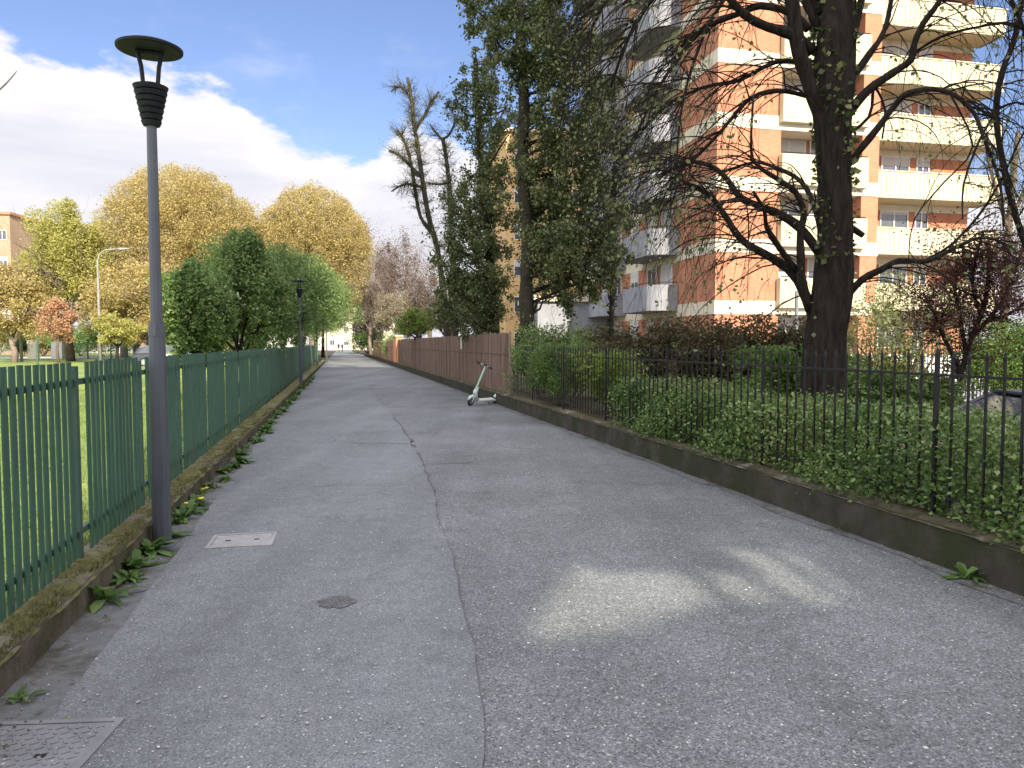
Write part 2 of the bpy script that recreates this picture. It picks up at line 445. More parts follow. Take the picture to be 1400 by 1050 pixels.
class MB:
    def __init__(s):
        s.v = []; s.f = []

    def box(s, x0, x1, y0, y1, z0, z1):
        b = len(s.v)
        s.v += [(x0, y0, z0), (x1, y0, z0), (x1, y1, z0), (x0, y1, z0), (x0, y0, z1), (x1, y0, z1), (x1, y1, z1), (x0, y1, z1)]
        s.f += [tuple(b + i for i in q) for q in ((0, 3, 2, 1), (4, 5, 6, 7), (0, 1, 5, 4), (1, 2, 6, 5), (2, 3, 7, 6), (3, 0, 4, 7))]
        return s

    def obox(s, p, ax, ay, az, hx, hy, hz):
        """box about p with unit axes and half sizes"""
        b = len(s.v); p = Vector(p)
        for sx, sy, sz in ((-1, -1, -1), (1, -1, -1), (1, 1, -1), (-1, 1, -1), (-1, -1, 1), (1, -1, 1), (1, 1, 1), (-1, 1, 1)):
            s.v.append(tuple(p + ax * (sx * hx) + ay * (sy * hy) + az * (sz * hz)))
        s.f += [tuple(b + i for i in q) for q in ((0, 3, 2, 1), (4, 5, 6, 7), (0, 1, 5, 4), (1, 2, 6, 5), (2, 3, 7, 6), (3, 0, 4, 7))]
        return s

    def tube(s, pts, rad, n=6, cap=True, squash=None):
        pts = [Vector(p) for p in pts]
        if isinstance(rad, (int, float)): rad = [rad] * len(pts)
        b = len(s.v); prev = None
        for i, p in enumerate(pts):
            a = pts[max(i - 1, 0)]; c = pts[min(i + 1, len(pts) - 1)]
            t = (c - a)
            if t.length < 1e-9: t = Vector((0, 0, 1))
            t.normalize()
            if prev is None:
                ref = Vector((1, 0, 0)) if abs(t.x) < 0.8 else Vector((0, 1, 0))
                x = (ref - t * ref.dot(t)).normalized()
            else:
                x = (prev - t * prev.dot(t))
                x = x.normalized() if x.length > 1e-6 else t.orthogonal().normalized()
            prev = x
            y = t.cross(x)
            for k in range(n):
                a_ = 2 * math.pi * k / n
                s.v.append(tuple(p + (x * math.cos(a_) + y * math.sin(a_)) * rad[i]))
        for i in range(len(pts) - 1):
            for k in range(n):
                k2 = (k + 1) % n
                s.f.append((b + i * n + k, b + i * n + k2, b + (i + 1) * n + k2, b + (i + 1) * n + k))
        if cap:
            s.f.append(tuple(b + k for k in range(n))[::-1])
            s.f.append(tuple(b + (len(pts) - 1) * n + k for k in range(n)))
        return s

    def lathe(s, prof, n=24, c=(0, 0)):
        b = len(s.v)
        for r, z in prof:
            for k in range(n):
                a = 2 * math.pi * k / n
                s.v.append((c[0] + r * math.cos(a), c[1] + r * math.sin(a), z))
        for i in range(len(prof) - 1):
            for k in range(n):
                k2 = (k + 1) % n
                s.f.append((b + i * n + k, b + i * n + k2, b + (i + 1) * n + k2, b + (i + 1) * n + k))
        s.f.append(tuple(b + k for k in range(n))[::-1])
        s.f.append(tuple(b + (len(prof) - 1) * n + k for k in range(n)))
        return s

    def build(s, name, m, parent=None, smooth=False, base=None):
        return put(name, s.v, s.f, m, parent, smooth, base)


def leaves(name, pts, size, m, parent, aspect=0.6, up=0.35, droop=0.0, base=None):
    """one small folded face per leaf"""
    p = np.asarray(pts, dtype=np.float64).reshape(-1, 3)
    n = len(p)
    if n == 0: return None
    d = rng.normal(size=(n, 3)); d[:, 2] = d[:, 2] * 0.7 - droop
    d /= np.linalg.norm(d, axis=1, keepdims=True)
    q = rng.normal(size=(n, 3)); q[:, 2] += up
    s_ = np.cross(d, q); s_ /= np.linalg.norm(s_, axis=1, keepdims=True) + 1e-9
    nn = np.cross(s_, d)
    sz = size * rng.uniform(0.55, 1.25, size=(n, 1))
    v = np.empty((n, 4, 3))
    v[:, 0] = p
    v[:, 1] = p + d * sz * 0.5 + s_ * sz * aspect * 0.5 + nn * sz * 0.12
    v[:, 2] = p + d * sz
    v[:, 3] = p + d * sz * 0.5 - s_ * sz * aspect * 0.5 + nn * sz * 0.12
    return put(name, v.reshape(-1, 3), np.arange(4 * n).reshape(n, 4), m, parent, base=base)


def grow(mb, p, d, L, r, lev, maxlev, tips, spread=0.6, up=0.12, wob=0.16, kids=(3, 5), ratio=0.62, sides=(7, 5, 4, 3, 3)):
    """a wavering tapered limb and its side limbs; collects twig points"""
    n = max(3, int(4 + 2 * (maxlev - lev) * 0.5))
    pts = [Vector(p)]; rad = [r]
    d = Vector(d).normalized()
    for i in range(n):
        d = (d + Vector((random.gauss(0, wob), random.gauss(0, wob), random.gauss(0, wob) + up))).normalized()
        pts.append(pts[-1] + d * (L / n))
        rad.append(r * (1 - 0.78 * (i + 1) / n))
    mb.tube(pts, rad, sides[min(lev, len(sides) - 1)], cap=False)
    if lev >= maxlev:
        for i in range(1, len(pts)): tips.append(pts[i])
        return
    if lev >= maxlev - 1:
        tips.append(pts[-1])
    for k in range(random.randint(*kids)):
        t = random.uniform(0.3, 1.0)
        i = min(int(t * n), n - 1); f = t * n - i
        q = pts[i].lerp(pts[i + 1], f)
        dd = (pts[i + 1] - pts[i]).normalized()
        side = Vector((random.gauss(0, 1), random.gauss(0, 1), random.gauss(0, 0.6)))
        side = (side - dd * side.dot(dd)).normalized()
        nd_ = (dd * (1 - spread) + side * spread * 1.3).normalized()
        grow(mb, q, nd_, L * ratio * random.uniform(0.75, 1.2), max(rad[i] * 0.62, 0.004), lev + 1, maxlev, tips, spread, up, wob, kids, ratio, sides)


def around(centres, per, sig):
    if len(centres) == 0: return np.zeros((0, 3))
    c = np.array([tuple(x) for x in centres])
    k = rng.integers(0, len(c), size=per)
    return c[k] + rng.normal(size=(per, 3)) * sig


# ------------------------------------------------------------------ lines of the place
SL = -0.235
def fence_x(D): return -1.69 + SL * D            # green fence
def lwall_x(D): return -1.56 - 0.226 * D          # path side of the left low wall
def rwall_x(D): return 4.35 - 0.241 * D           # path side of the right low wall
ROT = math.atan(-SL)                              # anticlockwise turn of the path
A = Vector((-math.sin(ROT), math.cos(ROT), 0))    # along the path
B = Vector((math.cos(ROT), math.sin(ROT), 0))     # across, to the right
Z = Vector((0, 0, 1))


# ------------------------------------------------------------------ ground sheets
def ground():
    xs = np.concatenate([np.linspace(-900, -60, 8), np.linspace(-50, 60, 56), np.linspace(80, 900, 8)])
    ys = np.concatenate([np.linspace(-300, -40, 6), np.linspace(-30, 60, 46), np.linspace(80, 1500, 9)])
    v = []; 
    for y in ys:
        for x in xs:
            z = -0.03
            # the car court behind the hedge lies lower
            fx = min(max((x - (rwall_x(y) + 4.0)) / 2.0, 0), 1); fy = min(max((y - 3) / 2, 0), 1) * min(max((20 - y) / 4, 0), 1)
            gx = min(max((40 - x) / 10.0, 0), 1)
            z -= 0.62 * fx * fy * gx
            v.append((x, y, z))
    nx = len(xs)
    f = [(j * nx + i, j * nx + i + 1, (j + 1) * nx + i + 1, (j + 1) * nx + i) for j in range(len(ys) - 1) for i in range(nx - 1)]
    structure('ground', v, f, M['soil'])


ground()


def strip(name, pts_left, pts_right, z, m, label=None):
    v = []; f = []
    for a, b in zip(pts_left, pts_right):
        v += [(a[0], a[1], z), (b[0], b[1], z)]
    for i in range(len(pts_left) - 1):
        f.append((2 * i, 2 * i + 1, 2 * i + 3, 2 * i + 2))
    return structure(name, v, f, m, label)


Ds = [-14, -6, -2, 0, 2, 4, 6, 9, 12, 16, 20, 26, 34, 44, 58, 75, 100, 135, 168]
strip('path', [(lwall_x(d) - 0.03, d) for d in Ds], [(rwall_x(d) + 0.03, d) for d in Ds], 0.0, M['asphalt'])
# smoother walkway strip laid on the left half of the path; ragged seam
seam = [(0.5, -6), (0.25, 0), (-0.1, 2.81), (-0.23, 3.98), (-0.70, 7.1), (-1.39, 10.9), (-3.0, 18.1), (-4.1, 22.3), (-6.6, 33), (-9.5, 45), (-15, 68)]
sp, sq, cr = [], [], []
for (x0, y0), (x1, y1) in zip(seam[:-1], seam[1:]):
    n = max(2, int((y1 - y0) / 0.16)) if y1 < 30 else 8
    for i in range(n):
        t = i / n; y = y0 + (y1 - y0) * t
        xx = x0 + (x1 - x0) * t
        xr = xx + random.gauss(0, 0.008) + 0.03 * math.sin(y * 2.1) * math.sin(y * 0.7)
        lx = lwall_x(y) + max(0.05, 0.36 - 0.017 * y) + random.gauss(0, 0.008) + 0.008 * math.sin(y * 1.3 + 1)
        sp.append((lx, y)); sq.append((xr, y))
        w = 0.0015 + 0.005 * max(0, math.sin(y * 1.7)) * random.random() + (0.05 if 8 < y < 16 else 0) * random.random() ** 2
        cr.append((xr - w * 0.3, xr + w, y))
strip('pavement', sp, sq, 0.012, M['pave'])
strip('pavement_seam', [(a, y) for a, b, y in cr if 3 < y < 40 ], [(b, y) for a, b, y in cr if 3 < y < 40], 0.016, M['crack'])
# dusty strip against the left wall
strip('verge', [(lwall_x(d) - 0.02, d) for d in np.arange(-4, 60, 0.25)],
      [(lwall_x(d) + max(0.10, 0.44 - 0.018 * d) + random.gauss(0, 0.02), d) for d in np.arange(-4, 60, 0.25)], 0.006, M['dirt'])
strip('verge', [(rwall_x(d) - 0.1 - 0.05 * random.random() - 0.05 * math.sin(d * 3), d) for d in np.arange(-2, 50, 0.3)], [(rwall_x(d) + 0.02, d) for d in np.arange(-2, 50, 0.3)], 0.005, M['dirt'])
# hairline cracks branching off the seam and across the old asphalt
cv_, cf_ = [], []
def crack(x, y, a, L_, w):
    n = max(4, int(L_ / 0.07)); px, py = x, y
    pts = [(px, py)]
    for i in range(n):
        a += random.gauss(0, 0.32)
        px += math.cos(a) * L_ / n; py += math.sin(a) * L_ / n
        pts.append((px, py))
    b = len(cv_)
    for i, (qx, qy) in enumerate(pts):
        ww = w * (1 - i / len(pts)) * random.uniform(0.5, 1.3) + 0.0008
        cv_.extend([(qx - ww * math.sin(a), qy + ww * math.cos(a), 0.0175), (qx + ww * math.sin(a), qy - ww * math.cos(a), 0.0175)])
    for i in range(len(pts) - 1):
        cf_.append((b + 2 * i, b + 2 * i + 1, b + 2 * i + 3, b + 2 * i + 2))
    return pts
for (x, y, a, l, w) in ((-1.2, 9.6, 1.2, 2.6, 0.014), (-1.5, 11.5, 1.9, 3.5, 0.016), (-1.9, 13.0, 0.4, 1.2, 0.012), (-2.6, 16.5, 0.2, 2.4, 0.02), (-3.2, 18.5, 0.1, 2.6, 0.02),
                        (-0.6, 6.3, 0.5, 0.8, 0.005), (1.9, 8.4, 2.6, 1.4, 0.006), (-2.2, 8.2, 0.1, 1.0, 0.006), (-4.3, 14.6, 0.1, 1.2, 0.012), (-0.3, 12.4, 0.2, 1.5, 0.01), (-1.2, 17.6, 3.0, 1.2, 0.014)):
    p_ = crack(x, y, a, l, w)
    for _ in range(2):
        q_ = random.choice(p_[1:-1]); crack(q_[0], q_[1], a + random.choice((-1, 1)) * random.uniform(0.6, 1.3), l * 0.3, w * 0.6)
structure('path_cracks', cv_, cf_, M['crack'])
# dark patch of newer asphalt
cx, cy = at(460, 832, 4.51).x, 4.51
pv = [(cx + 0.125 * math.cos(a) * random.uniform(0.8, 1.15), cy + 0.11 * math.sin(a) * random.uniform(0.8, 1.15), 0.016) for a in np.linspace(0, 2 * math.pi, 22)[:-1]]
structure('asphalt_patch', pv, [tuple(range(len(pv)))], M['patch'])
# lawn left of the fence, street beyond, courtyard on the right
strip('lawn', [(-70, d) for d in (-14, 20, 76)], [(fence_x(d) - 0.26, d) for d in (-14, 20, 76)], 0.02, M['lawn'])
strip('street', [(-140, 84), (-140, 97)], [(-21.5, 77), (-24, 90)], 0.03, M['street'])
strip('lawn', [(-140, 97.5), (-140, 125)], [(-25, 91), (-32, 125)], 0.04, M['lawn'])
strip('courtyard', [(9.3, 20.5), (6.6, 33)], [(40, 22.5), (40, 38)], 0.0, M['court'])


def wall_line(name, label, cat, xf, thick, h, m_side, m_top, y0, y1, step, side, hi=None):
    """low kerb wall with a softly uneven mossy top"""
    root = thing(name, label, cat, (xf(y0), y0, 0), world_coords=True)
    ys = np.arange(y0, y1 + step, step)
    v = []; f = []
    for y in ys:
        x = xf(y); j = random.gauss(0, 0.006)
        v += [(x + j, y, -0.05), (x + j, y, h - 0.015), (x + side * thick, y, h - 0.015), (x + side * thick, y, -0.05)]
    for i in range(len(ys) - 1):
        b = 4 * i
        f += [(b, b + 4, b + 5, b + 1), (b + 1, b + 5, b + 6, b + 2), (b + 2, b + 6, b + 7, b + 3)]
    f += [(0, 1, 2, 3), tuple(4 * (len(ys) - 1) + k for k in (3, 2, 1, 0))]
    put('wall_body', v, f, m_side, root)
    # cap of moss, rounded
    K = 7
    v = []; f = []
    for y in ys:
        for k in range(K):
            t = k / (K - 1)
            zz = h - 0.012 + 0.03 * math.sin(math.pi * min(max(t, 0.0), 1)) ** 0.5 * (0.6 + 0.5 * random.random())
            if k in (0, K - 1): zz = h - 0.03 - 0.004 * random.random()
            v.append((xf(y) + side * (t * (thick + 0.02) - 0.012) + random.gauss(0, 0.006), y, zz))
    for i in range(len(ys) - 1):
        for k in range(K - 1):
            b = i * K + k
            f.append((b, b + K, b + K + 1, b + 1))
    put('moss_cap', v, f, m_top, root, smooth=True)
    return root


wall_line('kerb_wall', 'low concrete wall with a mossy top under the green fence', 'low wall', lwall_x, 0.30, 0.19, M['concrete'], M['moss'], -5, 66, 0.07, -1)
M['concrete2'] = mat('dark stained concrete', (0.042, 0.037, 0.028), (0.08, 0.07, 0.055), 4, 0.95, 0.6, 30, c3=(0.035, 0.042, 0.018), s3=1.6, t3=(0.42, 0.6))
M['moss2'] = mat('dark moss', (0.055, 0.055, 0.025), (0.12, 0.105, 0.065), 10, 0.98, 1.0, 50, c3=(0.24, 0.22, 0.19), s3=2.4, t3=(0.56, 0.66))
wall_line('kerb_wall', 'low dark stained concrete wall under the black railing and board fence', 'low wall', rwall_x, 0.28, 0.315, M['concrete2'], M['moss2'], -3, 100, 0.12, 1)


# ------------------------------------------------------------------ green fence
def green_fence():
    y0 = 3.24 - 1.575 * 3
    root = thing('green_fence', 'long green metal slat fence with rusty patches on the low wall', 'fence', (fence_x(y0), y0, 0.2), world_coords=True)
    ax = A; ay = B
    step = 1.62
    npan = 40
    posts = MB()
    for k in range(npan):
        p0 = Vector((fence_x(y0), y0, 0)) + A * (step * k)
        mb = MB()
        n = 13
        for i in range(n):
            c = p0 + A * (0.19 + (i + 0.3) * (step - 0.24) / n)
            tz = random.gauss(0, 0.002)
            mb.obox(c + Z * (0.848 + tz + random.gauss(0, 0.001)) + B * random.gauss(0, 0.0012), (A + B * random.gauss(0, 0.01)).normalized(), B, Z, 0.032, 0.0052, 0.635)
        mb.build('slat_panel', M['green'], root)
        pm = MB()
        pm.obox(p0 + A * 0.0 + Z * 0.80 - B * 0.012, A, B, Z, 0.026, 0.02, 0.655)
        pm.build('post', M['green_dark'], root)
    for z in (0.36, 1.35):
        mb = MB()
        mb.obox(Vector((fence_x(y0), y0, z)) + A * (npan * step / 2) - B * 0.022, A, B, Z, npan * step / 2, 0.012, 0.02)
        mb.build('rail', M['green_dark'], root)


green_fence()

# ------------------------------------------------------------------ black railing on the right
def black_railing():
    y0, y1 = -1.2, 18.6
    off = 0.14
    p = lambda y: Vector((rwall_x(y), y, 0)) + B * off
    root = thing('black_railing', 'black iron railing with spiked bars in front of the hedge', 'railing', tuple(p(y0)), world_coords=True)
    d = (p(y1) - p(y0)); L_ = d.length; d.normalize(); n_ = Vector((d.y, -d.x, 0))
    seg = 2.3; n = int(L_ / seg)
    for k in range(n + 1):
        s0 = k * seg
        pm = MB()
        c = p(y0) + d * s0
        pm.obox(c + Z * 0.93, d, n_, Z, 0.0135, 0.0135, 0.60)
        b = len(pm.v)
        pm.tube([c + Z * 1.53, c + Z * 1.58], [0.018, 0.004], 6)
        pm.build('post', M['iron'], root)
        mb = MB()
        s1 = min(s0 + seg, L_)
        m_ = int(round((s1 - s0) / 0.145))
        for i in range(1, m_):
            c = p(y0) + d * (s0 + i * (s1 - s0) / m_)
            w = random.gauss(0, 0.004)
            mb.obox(c + Z * 0.93 + n_ * w, d, n_, Z, 0.007, 0.007, 0.545)
            mb.tube([c + Z * 1.475 + n_ * w, c + Z * 1.50 + n_ * w, c + Z * 1.55 + n_ * w], [0.01, 0.014, 0.002], 5)
        if m_ > 1: mb.build('bar_panel', M['iron'], root)
    for z in (0.47, 1.37):
        mb = MB()
        mb.obox((p(y0) + p(y1)) / 2 + Z * z, d, n_, Z, L_ / 2, 0.014, 0.009)
        mb.build('rail', M['iron'], root)


black_railing()

# ------------------------------------------------------------------ board fence
def board_fence(ya, yb, label, mw):
    p = lambda y: Vector((rwall_x(y), y, 0)) + B * 0.16
    root = thing('board_fence', label, 'fence', tuple(p(ya)), world_coords=True)
    d = (p(yb) - p(ya)); L_ = d.length; d.normalize(); n_ = Vector((d.y, -d.x, 0))
    seg = 2.4; n = max(1, int(round(L_ / seg))); seg = L_ / n
    for k in range(n):
        mb = MB()
        m_ = int(seg / 0.115)
        for i in range(m_):
            c = p(ya) + d * (k * seg + (i + 0.5) * seg / m_)
            j = random.gauss(0, 0.004)
            mb.obox(c + Z * (1.10 + random.gauss(0, 0.012)) + n_ * j, (d + n_ * random.gauss(0, 0.03)).normalized(), n_, Z, 0.052, 0.009, 0.78)
        mb.build('board_panel', mw, root)
        pm = MB()
        c = p(ya) + d * (k * seg)
        pm.obox(c + Z * 1.12 - n_ * 0.03, d, n_, Z, 0.018, 0.018, 0.8)
        pm.build('post', M['wood_post'], root)
    for z in (1.35, ):
        mb = MB()
        mb.obox((p(ya) + p(yb)) / 2 + Z * z - n_ * 0.021, d, n_, Z, L_ / 2, 0.008, 0.02)
        mb.build('rail', M['wood'], root)


board_fence(18.8, 51.0, 'brown weathered board fence beside the scooter with a pale notice', M['wood'])
M['wood_red'] = mat('reddish boards', (0.30, 0.16, 0.11), (0.4, 0.22, 0.15), 3.0, 0.9, 0.3, 20, stretch=(9, 9, 0.7))
board_fence(54.2, 82.0, 'reddish board fence beyond the orange gate pier', M['wood_red'])
# white notice on the boards
pn = Vector((rwall_x(25.8), 25.8, 0)) + B * 0.12
o = MB().obox(pn + Z * 1.62, A, B, Z, 0.13, 0.006, 0.2).build('notice', M['white'], None, base=tuple(pn + Z * 1.62))
tag(o, 'small blank white notice fixed to the brown board fence', 'notice')
pr = Vector((rwall_x(51.3), 51.3, 0)) + B * 0.25
t = thing('gate_pier', 'orange plastered gate pier between the two board fences', 'pier', tuple(pr), world_coords=True)
MB().obox(pr + A * 0.9 + Z * 1.05, A, B, Z, 1.1, 0.22, 1.05).build('pier_body', M['orange'], t)
MB().obox(pr + A * 0.9 + Z * 2.15, A, B, Z, 1.2, 0.30, 0.05).build('capping', M['cream'], t)


# ------------------------------------------------------------------ street lamps
def lamp_proto(label, loc, pole=M['lamp']):
    t = thing('street_lamp', label, 'street lamp', loc, 0.3, 'slim park lamps along the green fence')
    n = 10
    MB().lathe([(0.072, 0.0), (0.070, 0.35), (0.060, 1.7), (0.045, 1.75), (0.036, 3.30)], n).build('pole', pole, t, smooth=False)
    MB().lathe([(0.10, 0), (0.10, 0.012), (0.074, 0.02)], 16).build('base_plate', M['lamp'], t)
    dr = MB().obox((0.0, -0.0655, 0.62), Vector((1, 0, 0)), Vector((0, 1, 0)), Z, 0.03, 0.006, 0.13).build('access_door', pole, t)
    MB().tube([(0, 0, 1.66), (0, 0, 1.76)], [0.064, 0.058], 12).build('collar', pole, t)
    # cone of stacked rings
    bk = MB(); z = 3.27; H = 0.305; N = 7
    for i in range(N):
        z0 = z + H * i / N; r0 = 0.060 + 0.062 * i / N; r1 = r0 + 0.010
        bk.lathe([(r0, z0), (r0 + 0.004, z0 + 0.008), (r1 + 0.004, z0 + H / N - 0.010), (r0 - 0.012, z0 + H / N - 0.006), (r0 - 0.012, z0 + H / N)], 24)
    b = bk.build('ring_basket', M['lamp_black'], t, smooth=False)
    MB().lathe([(0.05, z + H - 0.01), (0.09, z + H + 0.004), (0.02, z + H + 0.02)], 16).build('glass_disc', M['glass'], b)
    for s, dx in ((-1, 0.0), (1, 0.0)):
        MB().tube([(s * 0.045, 0, z + H - 0.06), (s * 0.062, 0, z + H + 0.14), (s * 0.09, 0.0, z + H + 0.27)], 0.016, 8).build('arm', M['lamp_black'], t)
    dz = 3.845
    dk = MB().lathe([(0.02, dz - 0.01), (0.215, dz - 0.012), (0.236, dz - 0.006), (0.238, dz + 0.010), (0.20, dz + 0.028), (0.02, dz + 0.05)], 40)
    disc = dk.build('disc_shade', M['lamp_black'], t, smooth=False)
    MB().tube([(-0.1, 0, dz - 0.02), (0.1, 0, dz - 0.02)], 0.014, 8).build('cross_bar', M['lamp_black'], disc)
    return t


la = lamp_proto('nearest tall grey lamp with a flat disc top standing by the mossy wall', (at(222, 750, 5.83).x, 5.83, 0.0))
for (D, u, lab, pm) in ((27.0, 411, 'dark park lamp in front of the green bushes, second along the fence', None),
                        (61.5, 447, 'distant sunlit park lamp at the bright strip of the path', None)):
    c = copy_tree(la)
    c.location = ((u - 700) / F * D, D, 0)
    c.rotation_euler = (0, 0, random.uniform(0, 3))
    c['label'] = lab
pw = at(434, 500, 50)
o = MB().tube([(pw.x, 50, 0), (pw.x, 50, 3.75)], [0.06, 0.05], 8).build('sign_post', M['green_dark'], base=(pw.x, 50, 0))
tag(o, 'thin plain green pole standing between two park lamps', 'pole')


def curved_lamp(label, u, vtop, D, arm):
    base = at(u, 480, D); base.z = 0
    top = at(u, vtop, D).z
    t = thing('curved_street_lamp', label, 'street lamp', tuple(base), group='tall curved street lamps by the road')
    MB().tube([(0, 0, 0), (0, 0, top * 0.6), (0, 0, top - 0.9), (0.15, 0, top - 0.35), (0.6, 0, top - 0.05), (arm, 0, top + 0.05)],
              [0.13, 0.10, 0.07, 0.065, 0.06, 0.05], 8).build('pole', M['lamp_pale'], t, smooth=True)
    MB().tube([(arm - 0.1, 0, top + 0.04), (arm + 0.2, 0, top + 0.02), (arm + 0.9, 0, top + 0.06)], [0.06, 0.13, 0.05], 8).build('lamp_head', M['lamp_pale'], t, smooth=True)


curved_lamp('tall pale curved street lamp left of the near lamp post', 137, 341, 58, 1.6)
curved_lamp('tall pale street lamp near the left edge of the picture', 29, 366, 66, 1.6)


# ------------------------------------------------------------------ manhole covers
def cover(label, c, w, l, m, cells, rot):
    t = thing('manhole_cover', label, 'manhole cover', (c[0], c[1], 0.012), rot)
    fr = MB()
    for (x0, x1, y0, y1) in ((-w / 2, w / 2, -l / 2, -l / 2 + 0.03), (-w / 2, w / 2, l / 2 - 0.03, l / 2), (-w / 2, -w / 2 + 0.03, -l / 2 + 0.03, l / 2 - 0.03), (w / 2 - 0.03, w / 2, -l / 2 + 0.03, l / 2 - 0.03)):
        fr.box(x0, x1, y0, y1, -0.01, 0.007)
    fr.build('frame', m, t)
    pl = MB().box(-w / 2 + 0.033, w / 2 - 0.033, -l / 2 + 0.033, l / 2 - 0.033, -0.01, 0.003)
    if cells:
        nx = int(w / 0.045); ny = int(l / 0.045)
        for i in range(nx):
            for j in range(ny):
                x = -w / 2 + 0.05 + (w - 0.1) * (i + 0.5) / nx; y = -l / 2 + 0.05 + (l - 0.1) * (j + 0.5) / ny
                a = R(35) if (i + j) % 2 else R(-55)
                pl.obox((x, y, 0.0045), Vector((math.cos(a), math.sin(a), 0)), Vector((-math.sin(a), math.cos(a), 0)), Z, 0.015, 0.006, 0.0025)
    p = pl.build('plate', m, t)
    for sx in (-1, 1):
        MB().box(sx * w * 0.22 - 0.02, sx * w * 0.22 + 0.02, -0.012, 0.012, 0.0031, 0.006).build('lifting_slot', M['iron'], t)
    return t


cover('dark patterned iron cover at the bottom left corner of the path', (-1.97, 2.78), 0.70, 0.56, M['cover'], True, R(4))
cover('pale worn rectangular cover in front of the near lamp post', (-2.18, 5.96), 0.50, 0.42, M['cover_stone'], False, ROT * 0.9)


# ------------------------------------------------------------------ kick scooter
def scooter():
    g = at(661, 549, 19.6)
    t = thing('kick_scooter', 'mint white electric kick scooter parked by the low wall', 'scooter', (g.x, 19.6, 0), R(180 + 52))
    t.rotation_euler = (R(-17), 0, R(180 + 48))
    # local +x is forward
    def wheel(x):
        w = thing_part('wheel', t, (x, 0, 0.11))
        ty = MB()
        N = 20
        for k in range(N):
            pass
        prof = []
        pts = [(0.085 * math.cos(a), 0, 0.085 * math.sin(a)) for a in np.linspace(0, 2 * math.pi, 25)]
        ty.tube(pts, 0.026, 8, cap=False)
        ty.build('tyre', M['rubber'], w, smooth=True)
        r = MB().tube([(0, -0.02, 0), (0, 0.02, 0)], 0.068, 16)
        r.build('rim', M['chrome'], w)
    wheel(0.50); wheel(-0.46)
    dk = MB()
    dk.box(-0.36, 0.30, -0.085, 0.085, 0.105, 0.15)
    dk.box(-0.33, 0.27, -0.07, 0.07, 0.15, 0.158)
    d = dk.build('deck', M['mint'], t)
    bv = d.modifiers.new('bevel', 'BEVEL'); bv.width = 0.015; bv.segments = 2
    MB().tube([(-0.62, 0, 0.16), (-0.56, 0, 0.235), (-0.46, 0, 0.26), (-0.36, 0, 0.20)], [0.03, 0.05, 0.055, 0.04], 8).build('rear_mudguard', M['mint'], t, smooth=True)
    MB().tube([(0.61, 0, 0.17), (0.56, 0, 0.235), (0.48, 0, 0.25), (0.42, 0, 0.22)], [0.03, 0.045, 0.05, 0.04], 8).build('front_mudguard', M['mint'], t, smooth=True)
    MB().tube([(0.26, 0, 0.13), (0.36, 0, 0.20), (0.405, 0, 0.38), (0.36, 0, 0.52)], [0.055, 0.06, 0.065, 0.04], 8).build('battery_neck', M['mint'], t, smooth=True)
    fk = MB()
    for s in (-1, 1): fk.tube([(0.5, s * 0.045, 0.11), (0.455, s * 0.045, 0.27)], 0.014, 6)
    fk.tube([(0.455, -0.05, 0.27), (0.455, 0.05, 0.27)], 0.02, 6)
    fk.build('fork', M['mint'], t)
    st = MB().tube([(0.455, 0, 0.26), (0.38, 0, 0.55), (0.24, 0, 1.08)], [0.032, 0.029, 0.025], 10).build('stem', M['mint_green'], t, smooth=True)
    MB().tube([(0.30, -0.25, 1.10), (0.26, -0.12, 1.09), (0.24, 0, 1.08), (0.26, 0.12, 1.09), (0.30, 0.25, 1.10)], 0.014, 8).build('handlebar', M['chrome'], t, smooth=True)
    for s in (-1, 1):
        MB().tube([(0.285, s * 0.16, 1.095), (0.30, s * 0.28, 1.10)], 0.022, 8).build('grip', M['rubber'], t, smooth=True)
        MB().tube([(0.29, s * 0.14, 1.08), (0.33, s * 0.24, 1.06)], 0.007, 6).build('brake_lever', M['iron'], t)
    MB().obox((0.262, 0, 1.105), Vector((1, 0, 0)), Vector((0, 1, 0)), Z, 0.03, 0.035, 0.012).build('display', M['iron'], t)
    MB().tube([(-0.05, 0.08, 0.11), (-0.12, 0.18, 0.012)], 0.009, 6).build('kickstand', M['iron'], t)


def thing_part(name, parent, loc):
    o = bpy.data.objects.new(name, None); col.objects.link(o); o.parent = parent; o.location = loc
    return o


scooter()


# ------------------------------------------------------------------ hedges and shrubs
def blob_pts(n, fn, shell=0.35):
    """points thickened toward the outside of a box-like volume given by fn(a,b,c) on unit cubes"""
    a = rng.uniform(-1, 1, size=(n, 3))
    k = rng.integers(0, 3, size=n)
    s = np.sign(rng.uniform(-1, 1, size=n)) * (1 - np.abs(rng.normal(0, shell, size=n)).clip(0, 1))
    a[np.arange(n), k] = s
    return fn(a)


